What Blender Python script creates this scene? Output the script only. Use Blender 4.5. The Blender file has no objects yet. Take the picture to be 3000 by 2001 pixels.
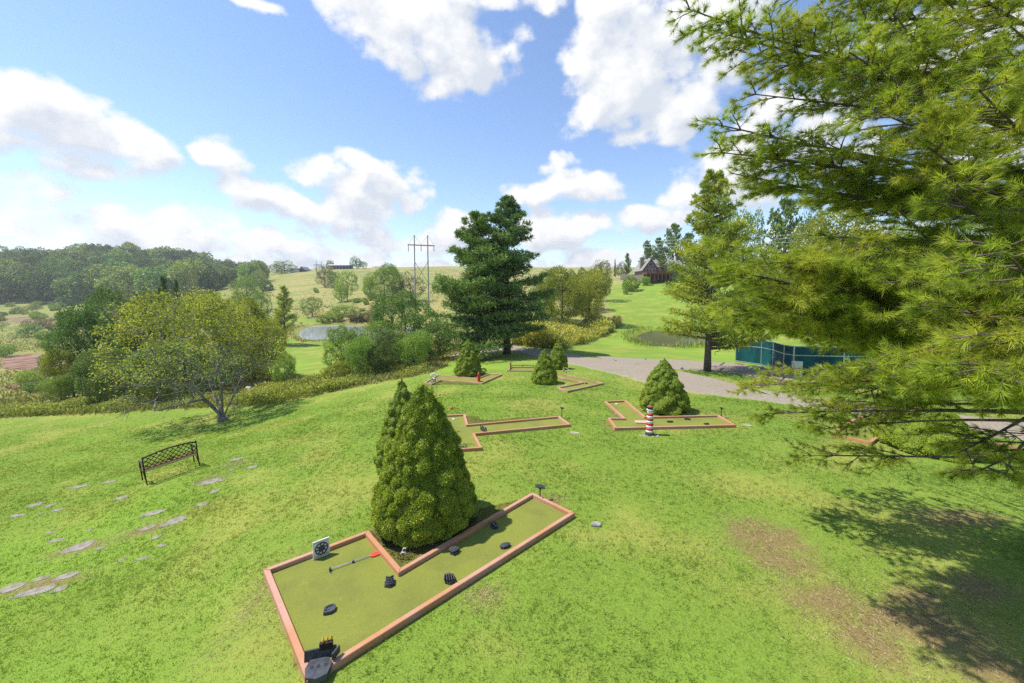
import bpy, bmesh, math, random
import numpy as np
from mathutils import Vector, Matrix, Euler
R = math.radians
random.seed(7); RNG = np.random.default_rng(7)
SC = bpy.context.scene; COL = SC.collection

# ------------------------------------------------------------------ camera
F, CX, CY, PITCH = 1167.0, 1500.0, 932.0, R(4.0)
cam = bpy.data.cameras.new('camera'); camo = bpy.data.objects.new('camera', cam); COL.objects.link(camo)
camo.location = (0, 0, 0); camo.rotation_euler = (R(90)-PITCH, 0, 0)
cam.sensor_fit = 'HORIZONTAL'; cam.sensor_width = 36.0; cam.lens = 36.0*F/3000.0
cam.shift_y = -(1000.5-CY)/3000.0; cam.clip_start = 0.1; cam.clip_end = 6000
SC.camera = camo
SC.cycles.use_denoising = False
CP, SP = math.cos(PITCH), math.sin(PITCH)
K = 3000/2351.0
def ray(px, py):                      # photo pixel (3000 wide) -> world direction with Y = 1
    w = -(py-CY)/F; u = (px-CX)/F
    Y = CP + w*SP; Z = -SP + w*CP
    return u/Y, Z/Y
# ------------------------------------------------------------------ sky
SUN_EL, SUN_AZ = R(59), R(-84)
SUNV = Vector((math.sin(SUN_AZ)*math.cos(SUN_EL), math.cos(SUN_AZ)*math.cos(SUN_EL), math.sin(SUN_EL)))
W = bpy.data.worlds.new('World'); SC.world = W; W.use_nodes = True
nt = W.node_tree; N = nt.nodes; L = nt.links; N.clear()
SC.view_settings.view_transform = 'Standard'; SC.view_settings.look = 'None'
SC.view_settings.exposure = 0.9; SC.view_settings.gamma = 1.0
sl = bpy.data.lights.new('sun', 'SUN'); sl.energy = 3.6; sl.angle = R(0.53); sl.color = (1, .955, .88)
so = bpy.data.objects.new('sun', sl); COL.objects.link(so); so.rotation_euler = (-SUNV).to_track_quat('-Z', 'Y').to_euler()

CLOUDS = [ # x, y, rx, ry in the 2351-wide view, weight
 (980,85,215,125,1.15),(880,20,120,80,1),(1095,150,115,85,1.1),(1010,200,75,50,1),(1120,-12,200,40,.9),(1030,235,30,22,.7),(1165,120,40,45,.8),
 (1480,130,195,185,1.25),(1400,258,130,72,1.05),(1560,245,135,95,1.1),(1640,50,120,130,1.1),(1375,40,80,80,1),(1440,310,70,36,.9),(1680,170,60,70,.8),
 (180,300,200,85,1.2),(75,245,115,85,1.1),(335,355,95,55,1.1),(60,330,140,50,.9),(235,385,170,35,.8),(20,190,60,40,.8),
 (530,362,85,42,.85),(470,345,40,24,.6),
 (840,425,135,72,1.15),(740,385,85,48,.95),(600,450,125,42,.95),(925,465,85,55,1),(700,475,110,45,.9),(800,500,150,50,.9),(860,395,60,40,.9),
 (80,440,160,75,1.1),(20,520,160,60,1),(240,505,160,60,.95),(430,500,130,50,.95),(380,550,260,48,.85),(600,545,160,42,.8),(120,570,280,45,.9),(900,550,260,45,.85),(700,580,300,36,.85),(1020,515,60,50,.9),
 (1290,382,60,32,.8),(1235,395,40,20,.6),
 (1320,440,125,45,1.05),(1230,448,80,36,.9),(1290,530,150,52,.9),(1500,505,100,38,.95),(1580,490,80,34,.8),(1390,415,50,30,.8),
 (1690,375,140,85,1.05),(1600,440,90,50,1),(1760,260,110,90,1),(1760,440,150,60,.9),(1900,300,220,140,.9),(2150,80,280,170,.95),(2300,350,260,130,.8),
 (570,-8,120,22,.5),(1450,590,300,30,.8),(2000,560,500,60,.9),(-300,350,220,100,1),(-350,520,300,60,.9),
 (1050,618,1300,26,.85)]
def nn(tp, nt=None, **kw):
    n = (nt or W.node_tree).nodes.new(tp)
    for k, v in kw.items(): setattr(n, k, v)
    return n
def cloud_group(fine):
    g = bpy.data.node_groups.new('cloud_field', 'ShaderNodeTree')
    g.interface.new_socket('Vector', in_out='INPUT', socket_type='NodeSocketVector')
    g.interface.new_socket('Density', in_out='OUTPUT', socket_type='NodeSocketFloat')
    g.interface.new_socket('Low', in_out='OUTPUT', socket_type='NodeSocketFloat')
    lk = g.links
    gi, go = nn('NodeGroupInput', g), nn('NodeGroupOutput', g)
    # azimuth, elevation
    sep = nn('ShaderNodeSeparateXYZ', g); lk.new(gi.outputs[0], sep.inputs[0])
    at = nn('ShaderNodeMath', g, operation='ARCTAN2'); lk.new(sep.outputs[0], at.inputs[0]); lk.new(sep.outputs[1], at.inputs[1])
    asn = nn('ShaderNodeMath', g, operation='ARCSINE'); lk.new(sep.outputs[2], asn.inputs[0])
    cmb = nn('ShaderNodeCombineXYZ', g); lk.new(at.outputs[0], cmb.inputs[0]); lk.new(asn.outputs[0], cmb.inputs[1])
    nz = nn('ShaderNodeTexNoise', g); nz.inputs['Scale'].default_value = 7.0; nz.inputs['Detail'].default_value = 4
    lk.new(gi.outputs[0], nz.inputs['Vector'])
    sb = nn('ShaderNodeVectorMath', g, operation='SUBTRACT'); lk.new(nz.outputs['Color'], sb.inputs[0]); sb.inputs[1].default_value = (.5,.5,.5)
    ml = nn('ShaderNodeVectorMath', g, operation='MULTIPLY'); lk.new(sb.outputs[0], ml.inputs[0]); ml.inputs[1].default_value = (.13,.09,0)
    ad = nn('ShaderNodeVectorMath', g, operation='ADD'); lk.new(cmb.outputs[0], ad.inputs[0]); lk.new(ml.outputs[0], ad.inputs[1])
    prev = None
    def azel(x, y):
        a, b = ray(x*K, y*K); return math.atan2(a, 1), math.asin(b/math.sqrt(a*a+1+b*b))
    for x, y, rx, ry, w in CLOUDS:
        a0, e0 = azel(x, y); a1, _ = azel(x+rx, y); _, e1 = azel(x, y-ry)
        kx, ky = 1/max(abs(a1-a0),.004), 1/max(abs(e1-e0),.004)
        m = nn('ShaderNodeVectorMath', g, operation='MULTIPLY_ADD'); lk.new(ad.outputs[0], m.inputs[0])
        m.inputs[1].default_value = (kx, ky, 0); m.inputs[2].default_value = (-a0*kx, -e0*ky, 0)
        d = nn('ShaderNodeVectorMath', g, operation='DOT_PRODUCT'); lk.new(m.outputs[0], d.inputs[0]); lk.new(m.outputs[0], d.inputs[1])
        q = nn('ShaderNodeMath', g, operation='SUBTRACT'); q.inputs[0].default_value = w; lk.new(d.outputs['Value'], q.inputs[1])
        if prev is None: prev = q
        else:
            mx = nn('ShaderNodeMath', g, operation='SMOOTH_MAX'); mx.inputs[2].default_value = .35
            lk.new(prev.outputs[0], mx.inputs[0]); lk.new(q.outputs[0], mx.inputs[1]); prev = mx
    cl = nn('ShaderNodeMath', g, operation='MAXIMUM'); lk.new(prev.outputs[0], cl.inputs[0]); cl.inputs[1].default_value = -1.2
    f1 = nn('ShaderNodeTexNoise', g); f1.inputs['Scale'].default_value = 9.0; f1.inputs['Detail'].default_value = 8 if fine else 4; f1.inputs['Roughness'].default_value = .58
    sc2 = nn('ShaderNodeVectorMath', g, operation='MULTIPLY'); lk.new(gi.outputs[0], sc2.inputs[0]); sc2.inputs[1].default_value = (1,1,1.25)
    lk.new(sc2.outputs[0], f1.inputs['Vector'])
    k1 = nn('ShaderNodeMath', g, operation='MULTIPLY_ADD'); lk.new(f1.outputs['Fac'], k1.inputs[0]); k1.inputs[1].default_value = 3.4; k1.inputs[2].default_value = -1.7+.18; k3 = k1
    if fine:
        v = nn('ShaderNodeTexVoronoi', g); v.inputs['Scale'].default_value = 15; v.inputs['Detail'].default_value = 1.0
        lk.new(sc2.outputs[0], v.inputs['Vector']); k1.inputs[2].default_value += .46
        k3 = nn('ShaderNodeMath', g, operation='MULTIPLY_ADD'); lk.new(v.outputs['Distance'], k3.inputs[0]); k3.inputs[1].default_value = -.9; lk.new(k1.outputs[0], k3.inputs[2])
    s3 = nn('ShaderNodeMath', g, operation='ADD'); lk.new(cl.outputs[0], s3.inputs[0]); lk.new(k3.outputs[0], s3.inputs[1])
    lk.new(s3.outputs[0], go.inputs[0]); lk.new(cl.outputs[0], go.inputs[1])
    return g
cg, cg2 = cloud_group(True), cloud_group(False)
tc = nn('ShaderNodeTexCoord')
nrm = nn('ShaderNodeVectorMath', operation='NORMALIZE'); L.new(tc.outputs['Generated'], nrm.inputs[0])
def cloud_at(off, cg):
    a = nn('ShaderNodeVectorMath', operation='ADD'); L.new(nrm.outputs[0], a.inputs[0]); a.inputs[1].default_value = off
    b = nn('ShaderNodeVectorMath', operation='NORMALIZE'); L.new(a.outputs[0], b.inputs[0])
    g = nn('ShaderNodeGroup', node_tree=cg); L.new(b.outputs[0], g.inputs[0]); return g
c0 = cloud_at((0,0,0), cg); c1 = cloud_at((SUNV.x*.045, SUNV.y*.045, SUNV.z*.045), cg2)
alpha = nn('ShaderNodeMapRange', interpolation_type='SMOOTHSTEP'); L.new(c0.outputs[0], alpha.inputs[0]); alpha.inputs[1].default_value = -.12; alpha.inputs[2].default_value = .70
# shade: dense cloud lying between here and the sun darkens
df = nn('ShaderNodeMath', operation='SUBTRACT'); L.new(c1.outputs[0], df.inputs[0]); L.new(c0.outputs[0], df.inputs[1])
thick = nn('ShaderNodeMath', operation='MULTIPLY_ADD'); L.new(c1.outputs[0], thick.inputs[0]); thick.inputs[1].default_value = .34; 
dfm = nn('ShaderNodeMath', operation='MULTIPLY'); L.new(df.outputs[0], dfm.inputs[0]); dfm.inputs[1].default_value = .75
L.new(dfm.outputs[0], thick.inputs[2])
sh = nn('ShaderNodeMapRange'); L.new(thick.outputs[0], sh.inputs[0]); sh.inputs[1].default_value = .05; sh.inputs[2].default_value = .9
ccol = nn('ShaderNodeMix', data_type='RGBA'); L.new(sh.outputs[0], ccol.inputs['Factor'])
ccol.inputs['A'].default_value = (1.0,1.0,1.0,1); ccol.inputs['B'].default_value = (.69,.745,.83,1)
sky = nn('ShaderNodeTexSky'); sky.sky_type = 'NISHITA'; sky.sun_disc = False; sky.sun_elevation = SUN_EL; sky.sun_rotation = SUN_AZ
sky.altitude = 300; sky.air_density = 1.1; sky.dust_density = .1; sky.ozone_density = 3.5
tint = nn('ShaderNodeMix', data_type='RGBA', blend_type='MULTIPLY'); tint.inputs['Factor'].default_value = 1; L.new(sky.outputs[0], tint.inputs['A']); tint.inputs['B'].default_value = (1.0,.965,.99,1)
bg1 = nn('ShaderNodeBackground'); L.new(tint.outputs['Result'], bg1.inputs[0]); bg1.inputs[1].default_value = .115
bg2 = nn('ShaderNodeBackground'); L.new(ccol.outputs['Result'], bg2.inputs[0]); bg2.inputs[1].default_value = .56
mixs = nn('ShaderNodeMixShader'); L.new(alpha.outputs[0], mixs.inputs[0]); L.new(bg1.outputs[0], mixs.inputs[1]); L.new(bg2.outputs[0], mixs.inputs[2])
wo = nn('ShaderNodeOutputWorld'); L.new(mixs.outputs[0], wo.inputs[0])
W.cycles.sampling_method = 'MANUAL'; W.cycles.sample_map_resolution = 512

# ------------------------------------------------------------------ terrain height: smooth surface through surveyed points
CTRL = []
def cD(px, py, D):
    a, b = ray(px, py); CTRL.append((a*D, D, b*D))
def cH(px, py, drop):
    a, b = ray(px, py); D = -drop/b; CTRL.append((a*D, D, -drop))
for p in [(0,2001,5.6),(0,1700,6.5),(0,1450,7.5),(0,1222,9.3),(-500,1215,10.5),(-500,1500,8.2),
          (400,1900,5.35),(400,1600,5.9),(490,1400,6.4),(400,1205,8.7),
          (700,1700,5.2),(645,1237,8.0),(720,1200,7.8),(771,1689,5.1),(900,1350,5.5),(1000,1900,5.0),
          (1500,2001,5.0),(3000,2001,5.0),(2200,2001,5.0),(1500,1500,4.95),(2100,1600,4.95),(2700,1600,4.95),
          (1150,1130,6.1),(1050,1168,6.4),(1370,1105,5.5),(1300,1250,5.15),(1600,1200,5.1),(1903,1272,5.0),(1970,1213,5.05),(2100,1250,5.0),(2230,1170,5.2),
          (2440,1108,5.5),(2700,1310,4.95),(3000,1280,5.0),(3500,1300,4.9),(2073,1088,5.5)]: cH(*p)
for p in [(0,1100,60),(0,1000,120),(0,895,245),(0,812,430),(-600,1000,110),(-600,870,245),(-600,800,430),
          (400,1100,55),(400,1000,110),(400,890,235),(370,785,430),(575,796,430),(600,880,200),(766,806,350),
          (870,1070,52),(870,1020,70),(700,1010,70),(800,990,82),(1000,993,82),(1000,951,116),(850,951,116),(1290,960,105),(850,935,130),(850,872,180),(850,822,260),(850,797,350),
          (1150,1060,45),(1100,1000,75),(1150,920,130),(1129,893,142),(1150,850,190),(1200,808,270),(1200,786,350),
          (1475,1033,39),(1475,1000,47),(1475,950,75),(1500,900,110),(1500,830,200),(1550,797,320),(1690,945,75),
          (1803,1055,33),(1870,1018,49),(1900,963,72),(1980,1010,52),(1850,930,80),(1850,880,105),(1850,834,135),(1900,818,144),(1800,802,250),(2000,815,150),
          (2500,1020,40),(2500,950,60),(2500,880,85),(2500,800,130),(3300,900,70),(3300,800,130),(2100,930,75)]: cD(*p)
CTRL += [(-x*1.0, -y, -5) for x, y in ((0,6),(-8,6),(8,6))]
C_ = np.array(CTRL)
def lp(x, y):
    r = np.sqrt(x*x+y*y)+.5; a = np.arctan2(x, y)
    a = np.clip(a, -1.35, 1.35)
    lim = 500.0; r = np.minimum(r, lim)
    return np.stack([a*1.15, np.log(r)], -1)
def tps_fit(P, z, lam):
    d = np.linalg.norm(P[:,None]-P[None], axis=-1); Kk = np.where(d>0, d*d*np.log(d+1e-12), 0)+lam*np.eye(len(P))
    A = np.hstack([np.ones((len(P),1)), P]); n = len(P)
    M = np.zeros((n+3,n+3)); M[:n,:n] = Kk; M[:n,n:] = A; M[n:,:n] = A.T
    return np.linalg.solve(M, np.concatenate([z, np.zeros(3)]))
# fit the slope angle z/r, which keeps near ground fine and far ground coarse
CPp = lp(C_[:,0], C_[:,1]); Cr = np.sqrt(C_[:,0]**2+C_[:,1]**2)+.5
SOL = tps_fit(CPp, C_[:,2], 2e-3)
def base_h(x, y):
    x = np.atleast_1d(np.asarray(x, float)).ravel(); y = np.atleast_1d(np.asarray(y, float)).ravel()
    out = np.empty(len(x)); P = lp(x, y)
    for i in range(0, len(x), 20000):
        q = P[i:i+20000]; d2 = ((q[:,None]-CPp[None])**2).sum(-1); k = .5*d2*np.log(d2+1e-12)
        out[i:i+20000] = k@SOL[:-3] + SOL[-3] + q@SOL[-2:]
    return out
PADS = []   # (polygon, plane) level beds of the golf holes ; PONDS
PONDS = []
def seg_dist(x, y, poly):
    d = np.full(x.shape, 1e9); n = len(poly)
    for i in range(n):
        a, b = poly[i], poly[(i+1)%n]; ex, ey = b[0]-a[0], b[1]-a[1]
        t = np.clip(((x-a[0])*ex+(y-a[1])*ey)/(ex*ex+ey*ey+1e-12), 0, 1)
        d = np.minimum(d, np.hypot(x-a[0]-t*ex, y-a[1]-t*ey))
    return d
def inside(x, y, poly):
    c = np.zeros(x.shape, bool); n = len(poly)
    for i in range(n):
        x1, y1 = poly[i][:2]; x2, y2 = poly[(i+1)%n][:2]
        if y1 == y2: continue
        c ^= ((y1 > y) != (y2 > y)) & (x < (x2-x1)*(y-y1)/(y2-y1)+x1)
    return c
def sdist(x, y, poly):
    d = seg_dist(x, y, poly); return np.where(inside(x, y, poly), -d, d)
def sstep(a, b, x):
    t = np.clip((x-a)/(b-a), 0, 1); return t*t*(3-2*t)
def H(x, y):
    x = np.atleast_1d(np.asarray(x, float)).ravel(); y = np.atleast_1d(np.asarray(y, float)).ravel()
    z = base_h(x, y)
    for poly, pl in PADS:
        P = np.array(poly); bx = (x > P[:,0].min()-1.5)&(x < P[:,0].max()+1.5)&(y > P[:,1].min()-1.5)&(y < P[:,1].max()+1.5)
        if bx.any():
            w = 1-sstep(.1, .9, sdist(x[bx], y[bx], poly))
            z[bx] = z[bx]*(1-w)+w*(pl[0]+pl[1]*x[bx]+pl[2]*y[bx])
    for poly, lv in PONDS:
        P = np.array(poly); m = 12; bx = (x > P[:,0].min()-m)&(x < P[:,0].max()+m)&(y > P[:,1].min()-m)&(y < P[:,1].max()+m)
        if bx.any():
            s = sdist(x[bx], y[bx], poly); w = 1-sstep(0, 6, s)
            z[bx] = z[bx]*(1-w)+w*(lv+.25)
            z[bx] -= (1-sstep(-2.2, .3, s))*1.1
    return z
def h1(x, y): return float(H(x, y)[0])
_D = np.concatenate([np.geomspace(2.5, 700, 900)])
def hit(x, y, fn=H):                     # point of the ground seen at x, y of the 2351-wide view
    a, b = ray(x*K, y*K); g = fn(a*_D, _D); s = b*_D-g; i = np.where(s < 0)[0]
    if len(i) == 0: D = 300.0
    else:
        i = i[0]; D0, D1 = _D[max(i-1,0)], _D[i]; t = s[max(i-1,0)]/(s[max(i-1,0)]-s[i]+1e-9); D = D0+(D1-D0)*t
    return Vector((a*D, D, float(fn(a*D, D)[0])))
def at(x, D, fn=H):
    a, _ = ray(x*K, 1000); 
    return Vector((a*D, D, float(fn(a*D, D)[0])))
def ptD(x, y, D):
    a, b = ray(x*K, y*K); return Vector((a*D, D, b*D))
def Z1(x, y): return (1200+x/3.9183)/K, (950+y/3.9183)/K      # photo close-up coordinates
def Z2(x, y): return (1700+x/3.9183)/K, (1000+y/3.9183)/K
def Z6(x, y): return (2400+x/3.9183)/K, (1100+y/3.9183)/K
def Z5(x, y): return (x/1.9575)/K, (1200+y/1.9575)/K

HOLES = {
 'a': [(605,1325),(845,1222),(920,1305),(1222,1140),(1320,1188),(705,1582)],
 'b': [Z1(*p) for p in [(250,1082),(640,1045),(675,1165),(1720,1075),(1850,1180),(750,1275),(835,1445),(235,1490)]],
 'c': [Z2(*p) for p in [(275,705),(520,695),(752,885),(1585,868),(1790,985),(395,1022),(315,900),(490,902)]],
 'd': [Z1(*p) for p in [(325,592),(775,628),(915,578),(1065,592),(835,690),(370,652),(255,700),(165,690)]],
 'e': [Z1(*p) for p in [(1560,545),(2235,690),(1815,785),(1690,740),(1980,682),(1600,590)]],
 'f': [Z1(*p) for p in [(1120,542),(1165,502),(1480,500),(1440,548)]],
 'g': [Z6(*p) for p in [(130,688),(450,478),(880,580),(600,800)]],
 'h': [Z6(*p) for p in [(1500,690),(2700,930),(2600,1040),(1500,800)]],
}
HP = {}
for k, ps in HOLES.items():
    w = [hit(x, y, base_h) for x, y in ps]
    A = np.array([[1, p.x, p.y] for p in w]); z = np.array([p.z for p in w]); pl = np.linalg.lstsq(A, z, rcond=None)[0]
    HP[k] = ([(p.x, p.y) for p in w], pl)
    PADS.append((HP[k][0], (pl[0]-.015, pl[1], pl[2])))
def pond_poly(pts, lv):
    out = []
    for x, y in pts:
        a, b = ray(x*K, y*K); D = lv/b; out.append((a*D, D))
    return out
def smooth_poly(P, n=3):
    for _ in range(n):
        Q = []
        for i in range(len(P)):
            a, b = P[i], P[(i+1)%len(P)]
            Q += [(a[0]*.75+b[0]*.25, a[1]*.75+b[1]*.25), (a[0]*.25+b[0]*.75, a[1]*.25+b[1]*.75)]
        P = Q
    return P
LV1, LV2 = -10.05, -7.0
POND1 = smooth_poly(pond_poly([(672,768),(700,786),(760,784),(850,779),(960,772),(1010,757),(960,748),(860,747),(760,747),(700,749)], LV1))
POND2 = smooth_poly(pond_poly([(1448,772),(1462,790),(1500,800),(1580,800),(1650,790),(1640,768),(1560,758),(1490,757)], LV2))
PONDS += [(POND1, LV1), (POND2, LV2)]

# ------------------------------------------------------------------ helpers
def tag(o, label=None, cat=None, group=None, kind=None):
    for k, v in (('label', label), ('category', cat), ('group', group), ('kind', kind)):
        if v: o[k] = v
    return o
def empty(name, loc, label, cat, group=None, rz=0.0):
    o = bpy.data.objects.new(name, None); COL.objects.link(o); o.location = loc; o.rotation_euler = (0, 0, rz)
    o.empty_display_size = .2
    return tag(o, label, cat, group)
def link(name, me, mat=None, parent=None, loc=None):
    o = bpy.data.objects.new(name, me); COL.objects.link(o)
    if mat is not None and len(me.materials) == 0: me.materials.append(mat)
    if parent is not None: o.parent = parent
    if loc is not None: o.location = loc
    return o
def np_mesh(name, V, Fc, attrs=None, smooth=False):     # V (n,3), Fc (m,k)
    me = bpy.data.meshes.new(name); V = np.asarray(V, np.float32); Fc = np.asarray(Fc, np.int32); m, k = Fc.shape
    me.vertices.add(len(V)); me.vertices.foreach_set('co', V.ravel())
    me.loops.add(m*k); me.loops.foreach_set('vertex_index', Fc.ravel())
    me.polygons.add(m); me.polygons.foreach_set('loop_start', np.arange(0, m*k, k, dtype=np.int32))
    if attrs:
        for an, av in attrs.items():
            at_ = me.attributes.new(an, 'FLOAT', 'POINT'); at_.data.foreach_set('value', np.asarray(av, np.float32))
    me.update(calc_edges=True)
    if smooth: me.polygons.foreach_set('use_smooth', np.ones(m, bool))
    return me
class MB:                                             # collects small shapes into one mesh
    def __init__(s): s.v = []; s.f = []; s.M = Matrix.Identity(4)
    def add(s, vs, fs):
        b = len(s.v); s.v += [tuple(s.M@Vector(v)) for v in vs]; s.f += [tuple(b+i for i in f) for f in fs]; return s
    def box(s, c, d, rot=None, bev=0.0):
        x, y, z = d[0]/2, d[1]/2, d[2]/2; m = Matrix.Translation(c)@(rot.to_matrix().to_4x4() if rot else Matrix.Identity(4))
        if bev <= 0:
            vs = [(a*x,b*y,e*z) for e in (-1,1) for a, b in ((-1,-1),(1,-1),(1,1),(-1,1))]
            fs = [(3,2,1,0),(4,5,6,7),(0,1,5,4),(1,2,6,5),(2,3,7,6),(3,0,4,7)]
        else:
            bev = min(bev, x*.9, y*.9, z*.9)
            bm = bmesh.new(); bmesh.ops.create_cube(bm, size=1)
            for v in bm.verts: v.co = Vector((v.co.x*2*x, v.co.y*2*y, v.co.z*2*z))
            bmesh.ops.bevel(bm, geom=list(bm.edges), offset=bev, segments=2, affect='EDGES', profile=.5)
            vs = [tuple(v.co) for v in bm.verts]; bm.verts.index_update(); fs = [tuple(v.index for v in f.verts) for f in bm.faces]; bm.free()
        return s.add([tuple(m@Vector(v)) for v in vs], fs)
    def bar(s, a, b, w, h=None, up=(0,0,1)):
        a, b = Vector(a), Vector(b); h = h or w; d = b-a; l = d.length
        if l < 1e-6: return s
        y = d.normalized(); u = Vector(up)
        if abs(y.dot(u)) > .98: u = Vector((1,0,0))
        x = y.cross(u).normalized(); z = x.cross(y)
        vs = []
        for e in (a, b):
            for p, q in ((-1,-1),(1,-1),(1,1),(-1,1)): vs.append(tuple(e+x*(p*w/2)+z*(q*h/2)))
        return s.add(vs, [(0,1,2,3),(7,6,5,4),(0,4,5,1),(1,5,6,2),(2,6,7,3),(3,7,4,0)])
    def tube(s, pts, rs, n=8, caps=True):
        pts = [Vector(p) for p in pts]; rs = rs if hasattr(rs, '__len__') else [rs]*len(pts); vs, fs = [], []; prev = None
        for i, p in enumerate(pts):
            t = (pts[min(i+1,len(pts)-1)]-pts[max(i-1,0)]).normalized()
            if prev is None:
                u = Vector((0,0,1)) if abs(t.z) < .9 else Vector((1,0,0)); x = t.cross(u).normalized()
            else: x = (prev-t*prev.dot(t)).normalized()
            prev = x; y = t.cross(x)
            for k in range(n):
                a = 2*math.pi*k/n; vs.append(tuple(p+(x*math.cos(a)+y*math.sin(a))*rs[i]))
        for i in range(len(pts)-1):
            for k in range(n): fs.append((i*n+k, i*n+(k+1)%n, (i+1)*n+(k+1)%n, (i+1)*n+k))
        if caps: fs += [tuple(range(n))[::-1], tuple((len(pts)-1)*n+k for k in range(n))]
        return s.add(vs, fs)
    def lathe(s, prof, n=24, c=(0,0,0)):
        vs, fs = [], []
        for r, z in prof:
            for k in range(n):
                a = 2*math.pi*k/n; vs.append((c[0]+r*math.cos(a), c[1]+r*math.sin(a), c[2]+z))
        for i in range(len(prof)-1):
            for k in range(n): fs.append((i*n+k, i*n+(k+1)%n, (i+1)*n+(k+1)%n, (i+1)*n+k))
        fs += [tuple(range(n))[::-1], tuple((len(prof)-1)*n+k for k in range(n))]
        return s.add(vs, fs)
    def prism(s, poly, z0, z1, zf=None):
        n = len(poly); f = zf or (lambda x, y: 0.0)
        vs = [(x, y, z0+f(x,y)) for x, y in poly]+[(x, y, z1+f(x,y)) for x, y in poly]
        return s.add(vs, [tuple(range(n))[::-1], tuple(range(n, 2*n))]+[(i, (i+1)%n, n+(i+1)%n, n+i) for i in range(n)])
    def mesh(s, name, smooth=False):
        me = bpy.data.meshes.new(name); me.from_pydata(s.v, [], s.f); 
        bm = bmesh.new(); bm.from_mesh(me); bmesh.ops.recalc_face_normals(bm, faces=bm.faces); bm.to_mesh(me); bm.free()
        if smooth: me.polygons.foreach_set('use_smooth', [True]*len(me.polygons))
        me.update(); return me
    def build(s, name, mat, parent=None, smooth=False, loc=None):
        return link(name, s.mesh(name, smooth), mat, parent, loc)

# ------------------------------------------------------------------ materials
def mat_new(name):
    m = bpy.data.materials.new(name); m.use_nodes = True; t = m.node_tree; t.nodes.clear()
    o = t.nodes.new('ShaderNodeOutputMaterial'); b = t.nodes.new('ShaderNodeBsdfPrincipled'); t.links.new(b.outputs[0], o.inputs[0])
    b.inputs['Specular IOR Level'].default_value = .3
    return m, t, b, o
def c4(c): return (c[0], c[1], c[2], 1)
def mix(t, fac, A, B, mode='MIX'):
    n = t.nodes.new('ShaderNodeMix'); n.data_type = 'RGBA'; n.blend_type = mode; n.clamp_factor = True
    for s, v in ((n.inputs['Factor'], fac), (n.inputs['A'], A), (n.inputs['B'], B)):
        if isinstance(v, bpy.types.NodeSocket): t.links.new(v, s)
        elif isinstance(v, (tuple, list)): s.default_value = c4(v)
        else: s.default_value = v
    return n.outputs['Result']
def noise(t, scale, detail=4, rough=.55, vec=None, st=(1,1,1)):
    n = t.nodes.new('ShaderNodeTexNoise'); n.inputs['Scale'].default_value = scale; n.inputs['Detail'].default_value = detail; n.inputs['Roughness'].default_value = rough
    if vec is None: vec = t.nodes.new('ShaderNodeTexCoord').outputs['Object']
    if st != (1,1,1):
        m = t.nodes.new('ShaderNodeVectorMath'); m.operation = 'MULTIPLY'; t.links.new(vec, m.inputs[0]); m.inputs[1].default_value = st; vec = m.outputs[0]
    t.links.new(vec, n.inputs['Vector']); return n.outputs['Fac']
def rng(t, v, a, b, c=0, d=1):
    n = t.nodes.new('ShaderNodeMapRange'); n.interpolation_type = 'SMOOTHSTEP'; t.links.new(v, n.inputs[0])
    for i, q in enumerate((a,b,c,d)): n.inputs[i+1].default_value = q
    return n.outputs[0]
def attr(t, name):
    n = t.nodes.new('ShaderNodeAttribute'); n.attribute_name = name; return n.outputs['Fac']
def bump(t, b, h, strength=.3, dist=.02):
    n = t.nodes.new('ShaderNodeBump'); n.inputs['Strength'].default_value = strength; n.inputs['Distance'].default_value = dist
    t.links.new(h, n.inputs['Height']); t.links.new(n.outputs[0], b.inputs['Normal'])
def simple(name, c1, c2=None, scale=20, rough=.7, metal=0, bmp=0, st=(1,1,1), detail=5):
    m, t, b, o = mat_new(name); c2 = c2 or tuple(x*.7 for x in c1)
    n = noise(t, scale, detail, st=st); t.links.new(mix(t, rng(t, n, .35, .65), c2, c1), b.inputs['Base Color'])
    b.inputs['Roughness'].default_value = rough; b.inputs['Metallic'].default_value = metal
    if bmp: bump(t, b, n, bmp, .01)
    return m
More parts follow.
